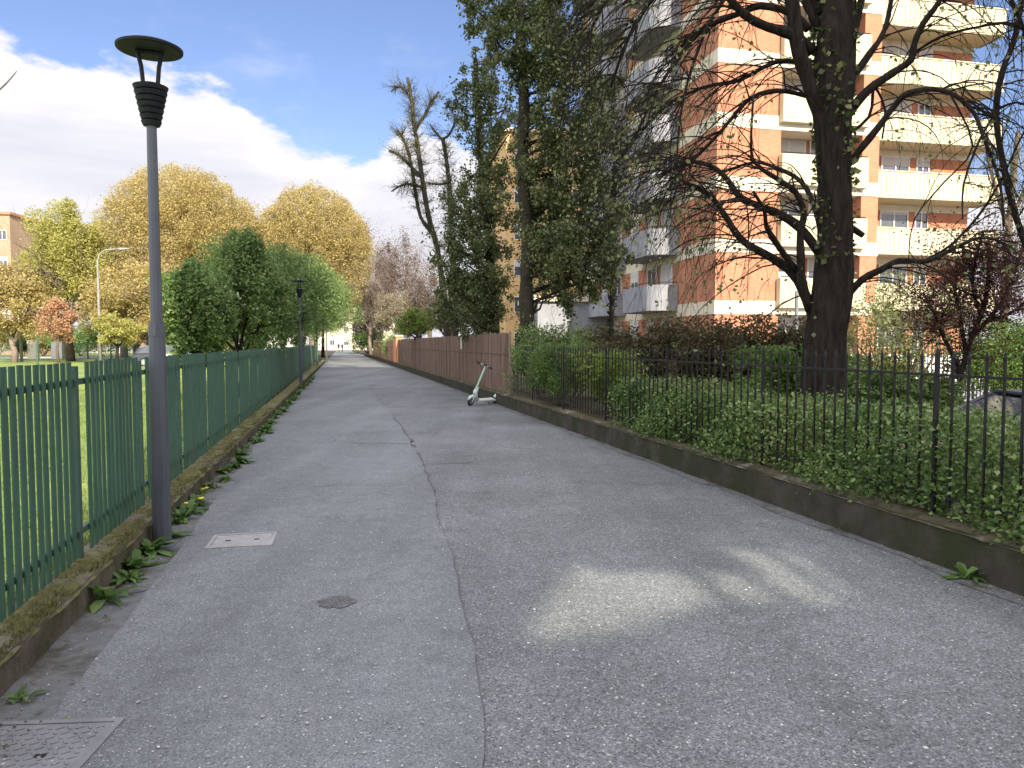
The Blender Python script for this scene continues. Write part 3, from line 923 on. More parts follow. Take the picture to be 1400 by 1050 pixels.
def hedge_run(name, label, y0, y1, off, thick, z0, z1, n, size, m, cat='hedge', wav=0.1, stem=True):
    p0 = Vector((rwall_x(y0), y0, 0)) + B * off
    root = thing(name, label, cat, tuple(p0), world_coords=True)
    L_ = (y1 - y0) / A.y
    ph = random.uniform(0, 9)

    def fn(a):
        s = (a[:, 0] + 1) / 2 * L_
        lump = np.sin(s * 2.3 + ph) * np.sin(s * 0.9 + ph * 2) * wav + np.sin(s * 5.1 + ph) * wav * 0.5
        top = z1 + lump
        z = z0 + (a[:, 2] + 1) / 2 * (top - z0)
        t = thick / 2 * (1 + 0.35 * np.sin(s * 3.1 + z * 4) * 0.5)
        r = a[:, 1] * t * (1 - 0.25 * np.clip((z - z0) / (z1 - z0), 0, 1) ** 3)
        P = np.array(p0)[None, :] + s[:, None] * np.array(A) + (thick / 2 + r)[:, None] * np.array(B)
        P[:, 2] = z
        return P + rng.normal(size=P.shape) * size * 0.9
    pts = blob_pts(n, fn)
    leaves('foliage', pts, size, m, root, aspect=0.62, up=0.8)
    if stem:
        mb = MB()
        for i in range(int(L_ * 9)):
            s = random.uniform(0, L_); q = Vector(p0) + A * s + B * (thick * random.uniform(0.15, 0.8))
            pts_ = [q + Z * (z0 - 0.15)]
            h = random.uniform(0.5, 0.98) * (z1 - z0)
            for j in range(3):
                pts_.append(pts_[-1] + Vector((random.gauss(0, 0.06), random.gauss(0, 0.06), h / 3)))
            mb.tube(pts_, [0.012, 0.009, 0.007, 0.004], 4)
        mb.build('stems', M['bark'], root)
    return root


hedge_run('hedge', 'long glossy dark green hedge behind the black railing, nearest the camera', 0.5, 11.8, 0.0, 1.08, 0.33, 1.0, 125000, 0.046, M['hedge'], wav=0.07)


def bush(name, label, c, rx, ry, h, z0, n, size, m, bark='bark', cat='shrub', group=None, stems=6, hollow=0.45, up=0.5, lumps=9):
    root = thing(name, label, cat, (c[0], c[1], max(z0, 0)), group=group, world_coords=True)
    mb = MB(); tips = []
    cc = []
    for i in range(stems):
        a = random.uniform(0, 2 * math.pi)
        d = Vector((math.cos(a) * rx * 0.7, math.sin(a) * ry * 0.7, h)).normalized()
        grow(mb, (c[0] + random.gauss(0, 0.1), c[1] + random.gauss(0, 0.1), z0), d, h * 0.85, 0.02 + h * 0.008, 1, 3, tips, spread=0.5, up=0.05, kids=(3, 4))
    mb.build('branches', M[bark], root)
    # lumpy crown
    P = []
    for i in range(lumps):
        a = random.uniform(0, 2 * math.pi); r = random.uniform(0.2, 0.75)
        cc.append((c[0] + math.cos(a) * rx * r, c[1] + math.sin(a) * ry * r, z0 + h * random.uniform(0.35, 0.8), random.uniform(0.3, 0.55)))
    cc.append((c[0], c[1], z0 + h * 0.55, 0.62))
    k = rng.integers(0, len(cc), size=n)
    C = np.array(cc)[k]
    d = rng.normal(size=(n, 3)); d /= np.linalg.norm(d, axis=1, keepdims=True)
    rad = (1 - np.abs(rng.normal(0, hollow, size=n)).clip(0, 1)) * C[:, 3] * (1 + 0.25 * np.sin(d[:, 0] * 7 + C[:, 0] * 5) * np.sin(d[:, 2] * 6 + C[:, 1] * 3))
    pts = C[:, :3] + d * rad[:, None] * np.array([rx, ry, h * 0.62])
    pts[:, 2] = np.maximum(pts[:, 2], z0 + 0.03)
    if tips:
        pts = np.concatenate([pts, around(tips, n // 4, 0.04 * h)])
        pts = pts[pts[:, 2] < z0 + h * 1.04]
        pts[:, 2] = np.maximum(pts[:, 2], z0 + 0.03)
    leaves('foliage', pts, size, m, root, up=up)
    return root


def on_right(y, off): q = Vector((rwall_x(y), y, 0)) + B * off; return (q.x, q.y)


bush('shrub', 'rounded light green shrub poking through the railing, left of the dark hedge', on_right(12.9, 0.50), 0.62, 0.75, 1.15, 0.3, 7000, 0.055, M['hedge_light'])
bush('shrub', 'bushy green shrub between two railing posts, spilling over the wall edge', on_right(15.4, 0.45), 0.72, 0.95, 1.25, 0.3, 8000, 0.055, M['shrub_mid'])
bush('shrub', 'dark green shrub at the end of the brown board fence', on_right(17.8, 0.55), 0.62, 0.75, 1.25, 0.3, 6000, 0.055, M['hedge'])
# shrubs further in
for (u, D, vt, rx, m, lab) in (
        (770, 19.5, 447, 1.3, 'maple', 'fresh green shrub behind the railing beside the ivy clad trunk'),
        (880, 17.0, 450, 1.3, 'brown_leaf', 'brownish shrub behind the railing, leftmost of the brown ones'),
        (955, 16.5, 438, 1.4, 'brown_leaf', 'brown olive shrub in front of the building corner'),
        (1040, 15.5, 434, 1.3, 'brown_leaf', 'reddish brown shrub just left of the big tree trunk'),
        (1065, 12.5, 478, 0.9, 'shrub_mid', 'low green shrub at the left foot of the big tree'),
        (820, 22.0, 455, 1.3, 'brown_leaf', 'thin brownish shrub behind the fresh green one'),
        (1190, 19.0, 490, 1.3, 'shrub_mid', 'low green shrub right of the big tree, before the inner railing'),
        (1185, 13.2, 508, 1.0, 'hedge', 'low shrub added to darken the shade right of the big tree trunk'),  # this and the next shrub are added to stand for dark shade
        (1255, 13.6, 512, 1.0, 'hedge', 'low shrub added to darken the shade left of the parked dark car'),
        (1375, 17.0, 440, 1.6, 'shrub_mid', 'green shrub under the dark red one at the right edge')):
    c = at(u, vt, D)
    bush('shrub', lab, (c.x, D), rx, rx * 0.9, c.z, 0.0, 16000, 0.075 if m != 'brown_leaf' else 0.08, M[m])
c = at(1235, 375, 17.5)
bush('shrub', 'tall loose yellow green shrub in front of the balconies', (c.x, 17.5), 1.7, 1.3, 3.2, 0.0, 8000, 0.07, M['young'], stems=9, hollow=0.6)


# ------------------------------------------------------------------ trees
def limb_px(mb, pxs, D0, D1, w0, w1, n=8, sub=3):
    """a limb through picture points, its distance drifting from D0 to D1"""
    P = []
    for i, (u, v) in enumerate(pxs):
        t = i / (len(pxs) - 1)
        P.append(at(u, v, D0 + (D1 - D0) * t))
    # resample with Catmull-Rom
    Q = []
    for i in range(len(P) - 1):
        a, b, c, d = P[max(i - 1, 0)], P[i], P[i + 1], P[min(i + 2, len(P) - 1)]
        for k in range(sub):
            t = k / sub
            Q.append(0.5 * ((2 * b) + (c - a) * t + (2 * a - 5 * b + 4 * c - d) * t * t + (3 * b - a - 3 * c + d) * t ** 3))
    Q.append(P[-1])
    m = len(Q)
    rad = []
    for i in range(m):
        t = i / (m - 1); D = D0 + (D1 - D0) * t
        rad.append(0.5 * (w0 + (w1 - w0) * t) / F * D * (1 + random.gauss(0, 0.06)))
    mb.tube(Q, rad, n, cap=True)
    return Q, rad


def droop_twig(mb, p, d, L_, r, tips, g=0.16, n=6, kids=2, lev=0, wob=0.10):
    pts = [Vector(p)]; d = Vector(d).normalized()
    rad = [r]
    for i in range(n):
        d = (d + Vector((random.gauss(0, wob), random.gauss(0, wob), random.gauss(0, wob) - g * (0.4 + i / n)))).normalized()
        pts.append(pts[-1] + d * (L_ / n)); rad.append(r * (1 - 0.8 * (i + 1) / n))
    mb.tube(pts, rad, 4 if r > 0.008 else 3, cap=False)
    tips.append(pts[-1]); tips.append(pts[-2]); tips.append(pts[-4])
    if lev < 2:
        for k in range(kids):
            i = random.randint(1, n - 1)
            dd = (pts[i + 1] - pts[i]).normalized()
            s = Vector((random.gauss(0, 1), random.gauss(0, 1), random.gauss(0, 0.7))).normalized()
            droop_twig(mb, pts[i], dd * 0.8 + s * 0.55, L_ * random.uniform(0.4, 0.7), max(rad[i] * 0.6, 0.0034), tips, g, n, kids, lev + 1, wob)


def big_tree():
    D = 9.5
    base = at(1125, 540, D); base.z = -0.1
    root = thing('chestnut_tree', 'large dark tree with drooping bare twigs and ivy on its trunk', 'tree', tuple(base), world_coords=True)
    tk = MB()
    trunk_px = [(1124, 600), (1125, 540), (1127, 460), (1137, 400), (1142, 330), (1143, 250), (1140, 180), (1137, 120), (1140, 60), (1146, -10), (1150, -120)]
    w = [66, 58, 55, 53, 44, 42, 46, 54, 48, 40, 30]
    P = [at(u, v, D) for u, v in trunk_px]
    n = 16; v = []; f = []
    Q = []; Rr = []
    for i in range(len(P) - 1):
        for k in range(5):
            t = k / 5; Q.append(P[i].lerp(P[i + 1], t)); Rr.append(0.5 * (w[i] + (w[i + 1] - w[i]) * t) / F * D)
    for i, (p, r) in enumerate(zip(Q, Rr)):
        for k in range(n):
            a = 2 * math.pi * k / n
            rr = r * (1 + 0.09 * math.sin(3 * a + i * 0.22) + 0.05 * math.sin(7 * a + i * 0.1) + random.gauss(0, 0.015))
            v.append((p.x + rr * math.cos(a), p.y + rr * math.sin(a), p.z))
    for i in range(len(Q) - 1):
        for k in range(n):
            k2 = (k + 1) % n
            f.append((i * n + k, i * n + k2, (i + 1) * n + k2, (i + 1) * n + k))
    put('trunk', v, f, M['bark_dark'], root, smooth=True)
    lm = MB(); tw = MB(); tips = []
    limbs = [  # pixels, distance drift, widths, twig liveliness
        ([(1128, 470), (1112, 430), (1100, 402), (1085, 375), (1056, 353), (1023, 335), (1005, 317), (990, 292), (965, 262), (935, 250)], 0.2, 26, 7, 1.2),
        ([(1108, 425), (1096, 385), (1095, 353), (1094, 317), (1099, 292), (1088, 263), (1063, 245), (1037, 227), (1027, 205), (1030, 129)], -0.5, 20, 4, 0.8),
        ([(1090, 372), (1063, 335), (1048, 310), (1045, 288), (1030, 262)], -0.9, 14, 5, 0.8),
        ([(1120, 345), (1095, 313), (1070, 295), (1037, 281), (1012, 270), (994, 245), (972, 227), (940, 222), (905, 240)], 0.9, 20, 5, 1.3),
        ([(1125, 330), (1113, 281), (1095, 248), (1063, 230), (1030, 222), (990, 235)], 1.4, 12, 4, 1.0),
        ([(1110, 70), (1082, 47), (1050, 37), (1025, 25), (1005, 7), (985, -20)], -0.6, 24, 12, 1.0),
        ([(1105, 40), (1082, 18), (1040, 8), (1012, 18), (975, 32), (950, 50), (925, 82), (895, 130), (868, 190)], 0.8, 16, 4, 1.6),
        ([(1115, 135), (1098, 130), (1062, 124), (1025, 135), (987, 178), (955, 212), (925, 240), (900, 285)], 0.0, 11, 3, 1.4),
        ([(1125, 130), (1100, 90), (1060, 85), (1010, 110), (960, 120), (905, 150), (850, 215)], 1.8, 12, 3, 1.4),
        ([(1120, 40), (1088, -20), (1030, -60), (960, -50), (900, -10), (860, 50), (835, 120)], 1.2, 20, 4, 1.8),
        ([(1120, 20), (1080, -80), (1000, -120), (900, -90), (840, -20), (800, 60)], 2.2, 20, 4, 1.8),
        ([(1140, 230), (1128, 170), (1108, 115), (1092, 70), (1084, 10), (1070, -60), (1045, -150)], -0.2, 38, 22, 0.5),
        ([(1158, 158), (1185, 125), (1220, 100), (1245, 82), (1250, 60), (1262, 32), (1285, 0), (1310, -60)], -0.4, 18, 8, 1.0),
        ([(1250, 72), (1287, 50), (1337, 37), (1387, 32), (1440, 50)], -0.6, 6, 3, 1.2),
        ([(1160, 115), (1190, 72), (1205, 50), (1215, 20), (1224, -40)], 0.5, 14, 8, 0.8),
        ([(1155, 230), (1170, 212), (1200, 175), (1225, 142), (1242, 127), (1275, 122), (1305, 130), (1332, 155), (1345, 190), (1367, 250), (1372, 310)], -0.9, 15, 4, 1.2),
        ([(1150, 425), (1157, 407), (1179, 382), (1204, 369), (1230, 356), (1268, 357), (1307, 338), (1340, 325), (1369, 332), (1390, 360)], -1.0, 17, 3, 1.0),
        ([(1265, 356), (1300, 335), (1340, 292), (1372, 240), (1395, 190), (1425, 140)], -1.2, 6, 3, 0.8),
        ([(1150, 190), (1188, 160), (1195, 120), (1210, 150), (1206, 190)], 0.3, 7, 3, 0.6),
        ([(1150, 10), (1210, -60), (1300, -70), (1390, -20), (1430, 60)], -1.0, 22, 6, 1.5),
        ([(1165, 60), (1190, -30), (1260, -90), (1340, -60), (1400, 40), (1405, 120)], -0.5, 16, 4, 1.5),
        ([(1155, 305), (1180, 322), (1166, 312)], 0, 14, 9, 0.1),
        ([(1300, 130), (1330, 200), (1290, 250), (1250, 300), (1242, 360)], -1.0, 4, 2, 0.4),
        ([(1110, -30), (1050, -40), (990, 0), (950, 80), (930, 160), (925, 230)], -0.4, 10, 3, 1.4),
    ]
    for px, dd, w0, w1, live in limbs:
        Q, rad = limb_px(lm, px, D, D + dd, w0 * 0.7, w1 * 0.72, 8)
        L_ = sum((Q[i + 1] - Q[i]).length for i in range(len(Q) - 1))
        left = Q[-1].x < base.x
        cnt = int(L_ * (8.5 if left else 8) * live)
        for k in range(cnt):
            i = int((0.18 + 0.82 * random.random() ** 0.75) * (len(Q) - 1)); i = min(max(i, 1), len(Q) - 2)
            d = (Q[i + 1] - Q[i]).normalized()
            s = Vector((random.gauss(0, 1), random.gauss(0, 1), random.gauss(0.2, 0.8)))
            bias = Vector((-0.6, -0.1, -0.12)) if left else Vector((0.5, -0.2, 0.0))
            dirn = d * 0.5 + s * 0.45 + bias + Z * 0.1
            droop_twig(tw, Q[i], dirn, random.uniform(0.7, 1.9) * (1.0 if left else 0.75), min(max(rad[i] * 0.5, 0.006), 0.0105), tips, g=random.uniform(0.12, 0.34), n=8, kids=random.choice((1, 2, 2)), wob=0.075)
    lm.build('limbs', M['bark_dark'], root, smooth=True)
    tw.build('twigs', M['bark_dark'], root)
    tp = np.array([tuple(t) for t in tips])
    keep = rng.random(len(tp)) < 0.2
    pts = tp[keep] + rng.normal(size=(keep.sum(), 3)) * 0.015
    dense = tp[(tp[:, 0] < 3.6)]
    sel = dense[rng.integers(0, len(dense), size=900)]
    near = sel[(sel[:, 2] < 4.6)]
    pts = np.concatenate([pts, near + rng.normal(size=near.shape) * 0.05])
    leaves('foliage', pts, 0.06, M['young'], root, aspect=0.8, droop=0.7)
    # ivy on the trunk
    rngs = []
    for _ in range(1500):
        j = random.uniform(3.6, 9.6); i = int(j); t = j - i
        p = P[i].lerp(P[min(i + 1, len(P) - 1)], t); r = 0.5 * (w[i] + (w[min(i + 1, len(w) - 1)] - w[i]) * t) / F * D
        a = random.uniform(0, 2 * math.pi)
        if math.sin(a * 2 + j * 1.7) + random.gauss(0, 0.5) < 0.1: continue
        rngs.append((p.x + math.cos(a) * (r + 0.03), p.y + math.sin(a) * (r + 0.03), p.z))
    leaves('ivy', rngs, 0.085, M['ivy'], root, aspect=0.85, droop=0.5)
    return root


big_tree()


def ivy_tree(label, D, trunk, w0, w1, clumps, per, size, m, extra=None, bark='bark_olive', name='ivy_tree', twigs=12):
    base = at(trunk[0][0], trunk[0][1], D); base.z = 0
    root = thing(name, label, 'tree', tuple(base), world_coords=True)
    tk = MB(); lm = MB(); tips = []
    px = [(trunk[0][0], 495)] + list(trunk)
    Q, rad = limb_px(tk, px, D, D, w0, w1, 9, 4)
    tk.build('trunk', M[bark], root, smooth=True)
    P = []
    for cl in clumps:
        u, v, r = cl[:3]
        dD = cl[3] if len(cl) > 3 else random.gauss(0, 0.9)
        c = at(u, v, D + dD); rr = r / F * D
        # limb from the trunk to this clump
        cand = [q for q in Q if q.z < c.z + 0.3] or [Q[0]]
        q = min(cand, key=lambda q_: (q_ - c).length + 0.6 * abs(q_.z - (c.z - 0.5 * (Vector((q_.x, q_.y, 0)) - Vector((c.x, c.y, 0))).length)))
        mid = q.lerp(c, 0.5) + Vector((random.gauss(0, 0.12), random.gauss(0, 0.12), random.gauss(-0.05, 0.1)))
        lm.tube([q, q.lerp(mid, 0.5) + Vector((0, 0, random.gauss(0, 0.06))), mid, c], [0.05, 0.042, 0.032, 0.012], 5, cap=False)
        n = int(per * (r / 24.0) ** 2)
        subs = [c + Vector((random.gauss(0, 1), random.gauss(0, 1), random.gauss(0, 1))) * rr * 0.72 for _ in range(9)]
        sc = np.array([tuple(s) for s in subs])
        k = rng.integers(0, 9, size=n)
        pts = sc[k] + rng.normal(size=(n, 3)) * rr * 0.19
        pts[:, 2] -= np.abs(rng.normal(size=n)) * rr * 0.25
        P.append(pts)
        for _ in range(twigs):
            s = Vector((random.gauss(0, 1), random.gauss(0, 1), random.gauss(0.1, 0.6))).normalized()
            droop_twig(lm, c, s, rr * random.uniform(1.2, 2.3), 0.008, tips, g=0.12, n=5, kids=1, lev=1)
    if extra: extra(lm, tips, Q)
    lm.build('limbs', M['bark_dark'], root)
    # ivy up the trunk
    n = 2600
    k = rng.integers(2, len(Q) - 1, size=n)
    qa = np.array([tuple(q) for q in Q])[k]; ra = np.array(rad)[k]
    a = rng.uniform(0, 2 * np.pi, size=n)
    jit = rng.uniform(0.9, 1.5, size=n)
    tr = qa + np.stack([np.cos(a) * ra * jit, np.sin(a) * ra * jit, rng.normal(0, 0.15, n)], 1)
    keepm = np.sin(qa[:, 2] * 2.3 + a) > -0.5
    P.append(tr[keepm])
    P.append(around(tips, int(len(tips) * 1.5), 0.05))
    leaves('foliage', np.concatenate(P), size, m, root, aspect=0.75, droop=0.7)
    return root


CA = [(690, 60, 16), (705, 80, 16), (812, 60, 18), (830, 150, 18), (745, 160, 20), (730, 225, 18), (820, 210, 22), (835, 190, 16), (760, 270, 24), (805, 310, 26), (745, 330, 24), (780, 375, 24), (830, 355, 18), (648, 11, 18), (671, 17, 22), (700, 11, 25), (743, 17, 35), (757, 43, 30), (728, 51, 22), (677, 37, 16), (717, 108, 20), (743, 86, 25), (771, 100, 28),
      (800, 114, 25), (757, 128, 26), (786, 143, 22), (815, 123, 18), (771, 177, 26), (800, 186, 22), (757, 200, 22), (786, 223, 28), (757, 243, 26), (800, 263, 28),
      (728, 271, 20), (740, 300, 22), (770, 318, 28), (800, 345, 28), (826, 375, 17), (762, 365, 24), (735, 352, 17), (792, 398, 20), (820, 300, 26), (845, 290, 16),
      (780, 70, 22), (790, 30, 22), (760, -20, 30), (700, -25, 25), (730, 150, 14), (775, 285, 26), (748, 395, 13), (835, 335, 18)]
ivy_tree('tall ivy clad tree rising behind the end of the board fence', 19.8,
         [(722, 460), (719, 400), (722, 330), (716, 260), (715, 200), (716, 130), (712, 60), (708, -20), (704, -80)], 22, 11, CA, 1500, 0.085, M['ivy'])
CB = [(632, 300, 20), (615, 330, 16), (640, 350, 24), (655, 330, 22), (625, 378, 20), (650, 410, 22), (690, 290, 16), (688, 385, 14), (640, 440, 20), (610, 420, 14), (690, 150, 14), (640, 170, 14), (660, 240, 20), (690, 235, 14), (660, 94, 17), (671, 114, 18), (654, 122, 16), (623, 143, 12), (660, 148, 17), (632, 123, 9), (677, 183, 22), (700, 177, 17), (660, 200, 13), (643, 251, 18), (628, 273, 20), (650, 285, 18),
      (640, 320, 22), (630, 355, 20), (648, 395, 20), (662, 425, 18), (625, 400, 14), (690, 340, 10), (676, 257, 10), (665, 225, 12), (672, 300, 16), (672, 340, 16), (668, 380, 18), (678, 420, 13)]
ivy_tree('darker ivy clad tree just left of the tall ivy tree', 24.0,
         [(676, 455), (672, 400), (668, 330), (662, 260), (655, 190), (652, 130), (650, 80)], 16, 6, CB, 1500, 0.09, M['ivy'], bark='bark_dark')
ivy_tree('compact dark evergreen in front of the shaded balconies', 21.5,
         [(836, 450), (838, 360), (838, 300), (838, 240)], 9, 4, [(837, 250, 26, 0), (840, 270, 20, 0.3), (828, 262, 16, -0.3), (838, 232, 12, 0)], 700, 0.07, M['ivy_dark'], name='evergreen_tree', twigs=4)


def twig_tree(name, label, D, limbs, bark, leafm, nleaf, lsize, live=6.0, ltw=(0.5, 1.2), g=-0.02, r_tw=0.012, group=None, sig=0.05):
    base = at(limbs[0][0][0][0], limbs[0][0][0][1], D); base.z = 0
    root = thing(name, label, 'tree', tuple(base), group=group, world_coords=True)
    tk = MB(); lm = MB(); tips = []
    first = True
    for px, dd, w0, w1 in limbs:
        if first: px = [(px[0][0], 500)] + list(px)
        Q, rad = limb_px(tk if first else lm, px, D + (0 if first else 0), D + dd, w0, w1, 7)
        L_ = sum((Q[i + 1] - Q[i]).length for i in range(len(Q) - 1))
        for k in range(int(L_ * live)):
            i = int((0.3 + 0.7 * random.random()) * (len(Q) - 2)); i = max(i, 1)
            s = Vector((random.gauss(0, 1), random.gauss(0, 1), random.gauss(0.25, 0.5)))
            droop_twig(lm, Q[i], (Q[i + 1] - Q[i]).normalized() * 0.4 + s * 0.6, random.uniform(*ltw), min(r_tw, rad[i] * 0.6), tips, g=g, n=5, kids=2, lev=0, wob=0.18)
        first = False
    tk.build('trunk', M[bark], root, smooth=True)
    lm.build('limbs', M[bark], root)
    if nleaf: leaves('foliage', around(tips, nleaf, sig), lsize, leafm, root)
    return root


twig_tree('pollard_tree', 'nearly bare pollarded tree leaning left against the sky', 33.0, [
    ([(612, 450), (606, 400), (598, 340), (586, 297), (577, 243), (571, 200), (566, 171), (563, 137), (557, 106)], 0, 10, 4),
    ([(592, 320), (575, 297), (567, 257), (560, 214), (551, 190), (543, 177)], 0.6, 6, 3),
    ([(567, 180), (570, 173), (583, 154), (590, 140), (600, 125)], -0.5, 6, 3),
    ([(577, 243), (560, 226), (546, 212), (532, 206)], 0.5, 5, 3),
    ([(580, 258), (565, 252), (548, 254), (535, 262)], -0.5, 4, 2),
    ([(563, 140), (555, 125), (545, 118), (535, 125)], 0.3, 4, 2),
], 'bark_olive', M['bud'], 6000, 0.05, live=30, ltw=(0.25, 0.8))
twig_tree('pollard_tree', 'slim forked bare tree between the pollard and the ivy trees', 31.0, [
    ([(622, 450), (620, 350), (616, 290), (614, 254), (610, 217), (605, 188)], 0, 9, 5),
    ([(606, 192), (598, 184), (588, 170)], 0.3, 4, 2),
    ([(606, 190), (614, 184), (622, 168), (628, 150)], -0.3, 4, 2),
    ([(612, 250), (600, 252), (585, 250)], 0.5, 4, 2),
], 'bark_olive', M['bud'], 3000, 0.05, live=26, ltw=(0.3, 0.75))
twig_tree('bare_tree', 'pale grey budding tree behind the balconies at the right edge', 24.0, [
    ([(1372, 470), (1374, 400), (1378, 330), (1385, 250), (1392, 180)], 0, 14, 6),
    ([(1380, 320), (1365, 270), (1352, 220), (1350, 180)], 0, 6, 3),
    ([(1382, 300), (1405, 250), (1420, 200)], 0, 6, 3),
    ([(1374, 400), (1395, 350), (1420, 320)], 0, 6, 3),
], 'bark', M['haze_bud'], 1500, 0.07, live=6)
twig_tree('dark_branch_tree', 'slender dark tree leaning in at the upper right edge', 10.5, [
    ([(1440, 420), (1400, 330), (1375, 240), (1362, 160), (1370, 100), (1386, 57), (1397, 0), (1400, -60)], 0, 9, 7),
    ([(1364, 150), (1340, 190), (1318, 250), (1316, 300)], -0.3, 4, 2),
    ([(1362, 150), (1390, 140), (1420, 150)], -0.3, 4, 2),
], 'bark_dark', M['bud'], 260, 0.05, live=5, g=0.08)
# purple leaved shrub tree on the right
pt = twig_tree('plum_tree', 'dark red leaved plum tree with crossing stems at the right', 12.6, [
    ([(1312, 520), (1325, 470), (1345, 420), (1352, 370), (1350, 330)], 0, 9, 4),
    ([(1310, 500), (1290, 460), (1275, 425), (1262, 400)], -0.4, 6, 3),
    ([(1320, 480), (1312, 430), (1305, 390), (1310, 350)], 0.4, 6, 3),
    ([(1330, 460), (1365, 420), (1385, 380), (1400, 330)], 0.4, 6, 3),
    ([(1340, 430), (1330, 390), (1335, 350), (1345, 315)], -0.5, 5, 3),
    ([(1345, 440), (1378, 430), (1405, 410)], -0.5, 5, 3),
], 'bark_dark', M['purple'], 14000, 0.05, live=20, ltw=(0.3, 0.8), sig=0.09)
# tip of a bare branch reaching in at the left edge
twig_tree('bare_tree', 'bare twig of a tree reaching in at the left edge of the sky', 12.0, [
    ([(-60, 520), (-70, 350), (-60, 220), (-34, 150), (0, 122), (14, 108), (23, 97)], 0, 5, 1.0),
], 'bark', M['bud'], 10, 0.04, live=0.02)


def crown_tree(name, label, base, H, rx, ry, zc, rz, n, size, m, bark, r0=0.3, group=None, lumps=40, seed=1, lev=3, hollow=0.25, bottom=0.15, dome=0.0, lump=(0.12, 0.26)):
    """broad tree: trunk, spreading limbs, a crown of many ragged leaf clumps"""
    st = random.getstate(); random.seed(seed)
    root = thing(name, label, 'tree', tuple(base), group=group, world_coords=True)
    bx, by, bz = base
    mb = MB(); tips = []
    fork = zc - rz * 0.75
    fork = max(fork, H * 0.12)
    MB().tube([(bx, by, bz - 0.1), (bx + random.gauss(0, 0.1), by, bz + fork * 0.5), (bx + random.gauss(0, 0.15), by, bz + fork)], [r0 * 1.15, r0 * 0.9, r0 * 0.8], 9).build('trunk', M[bark], root, smooth=True)
    for i in range(8):
        a = 2 * math.pi * i / 8 + random.uniform(-0.3, 0.3)
        d = Vector((math.cos(a) * rx * 0.75, math.sin(a) * ry * 0.75, (H - fork) * random.uniform(0.5, 1.0)))
        grow(mb, (bx, by, bz + fork * random.uniform(0.8, 1.0)), d, d.length * (0.66 if dome else 0.78), r0 * 0.45, 1, lev, tips, spread=0.5, up=0.06, kids=(4, 5))
    mb.build('limbs', M[bark], root)
    cs = []
    for i in range(lumps):
        d = Vector((random.gauss(0, 1), random.gauss(0, 1), random.gauss(0.15, 0.9))).normalized()
        r = random.uniform(0.45, 0.92)
        cs.append((bx + d.x * rx * r, by + d.y * ry * r, bz + zc + d.z * rz * r, random.uniform(*lump)))
    C = np.array(cs)
    k = rng.integers(0, lumps, size=n)
    c = C[k]
    d = rng.normal(size=(n, 3)); d /= np.linalg.norm(d, axis=1, keepdims=True)
    rad = (1 - np.abs(rng.normal(0, hollow, size=n)).clip(0, 1)) * c[:, 3]
    pts = c[:, :3] + d * rad[:, None] * np.array([rx, ry, rz]) * 1.15
    tt = np.array([tuple(t_) for t_ in tips])
    lim = ((tt[:, 0] - bx) / rx) ** 2 + ((tt[:, 1] - by) / ry) ** 2 + ((tt[:, 2] - bz - zc) / rz) ** 2
    tt = tt[lim < 0.95]
    if len(tt):
        pts = np.concatenate([pts, around(tt, n // 3, 0.03 * H)])
    if dome:
        m_ = int(n * dome); d = rng.normal(size=(m_, 3)); d /= np.linalg.norm(d, axis=1, keepdims=True)
        d[:, 2] = np.abs(d[:, 2]) * np.where(rng.random(m_) < 0.8, 1, -1)
        bump = 1 + 0.035 * np.sin(d[:, 0] * 9 + seed) * np.sin(d[:, 2] * 8 + seed * 2) + 0.03 * np.sin(d[:, 0] * 21 + d[:, 1] * 13) * np.sin(d[:, 2] * 17)
        rr_ = (1 - np.abs(rng.normal(0, 0.10, size=m_))) * bump
        keep_ = np.sin(d[:, 0] * 14 + d[:, 1] * 11 + seed) * np.sin(d[:, 2] * 12 + seed) > -0.3
        pts = np.concatenate([pts, (np.array([bx, by, bz + zc]) + d * rr_[:, None] * np.array([rx, ry, rz]))[keep_]])
    pts = pts[pts[:, 2] > bz + bottom * H]
    leaves('foliage', pts, size, m, root)
    random.setstate(st)
    return root


def crown_px(name, label, D, u, vtop, half_w, vbot, n, size, m, bark, seed, ry=None, **kw):
    p = at(u, vtop, D); H = p.z; zb = at(u, vbot, D).z
    rx = half_w / F * D
    return crown_tree(name, label, (p.x, D, 0), H, rx, ry or rx * 0.8, (H + zb) / 2, (H - zb) / 2, n, size, m, bark, seed=seed, **kw)


crown_px('plane_tree', 'broad golden leaved tree, tallest and leftmost of the two golden domes', 75, 243, 228, 112, 455, 95000, 0.19, M['plane'], 'bark_pale', 3, r0=0.45, lumps=240, dome=0.55, lump=(0.10, 0.2))
crown_px('plane_tree', 'golden dome shaped tree right of the taller golden one', 80, 425, 254, 82, 455, 80000, 0.19, M['plane'], 'bark_pale', 4, r0=0.45, lumps=240, dome=0.55, lump=(0.10, 0.2))
crown_px('plane_tree', 'golden tree filling the gap between the two golden domes', 88, 345, 285, 90, 470, 40000, 0.24, M['plane'], 'bark_pale', 44, r0=0.4, lumps=150)
crown_px('plane_tree', 'golden crown at the left rear of the tall golden dome', 84, 165, 300, 70, 470, 34000, 0.24, M['plane'], 'bark_pale', 45, r0=0.4, lumps=130)
crown_px('lime_tree', 'bright yellow green tree left of the golden domes', 68, 90, 272, 62, 460, 30000, 0.22, M['lime'], 'bark', 5, r0=0.35, lumps=60)
crown_px('plane_tree', 'small golden brown tree at the left edge', 64, 15, 360, 62, 478, 18000, 0.22, M['plane'], 'bark_pale', 6, r0=0.25, lumps=45)
crown_px('plane_tree', 'golden leaved lower tree behind the near lamp post', 66, 190, 352, 82, 480, 30000, 0.22, M['plane'], 'bark_pale', 8, r0=0.3, lumps=60)
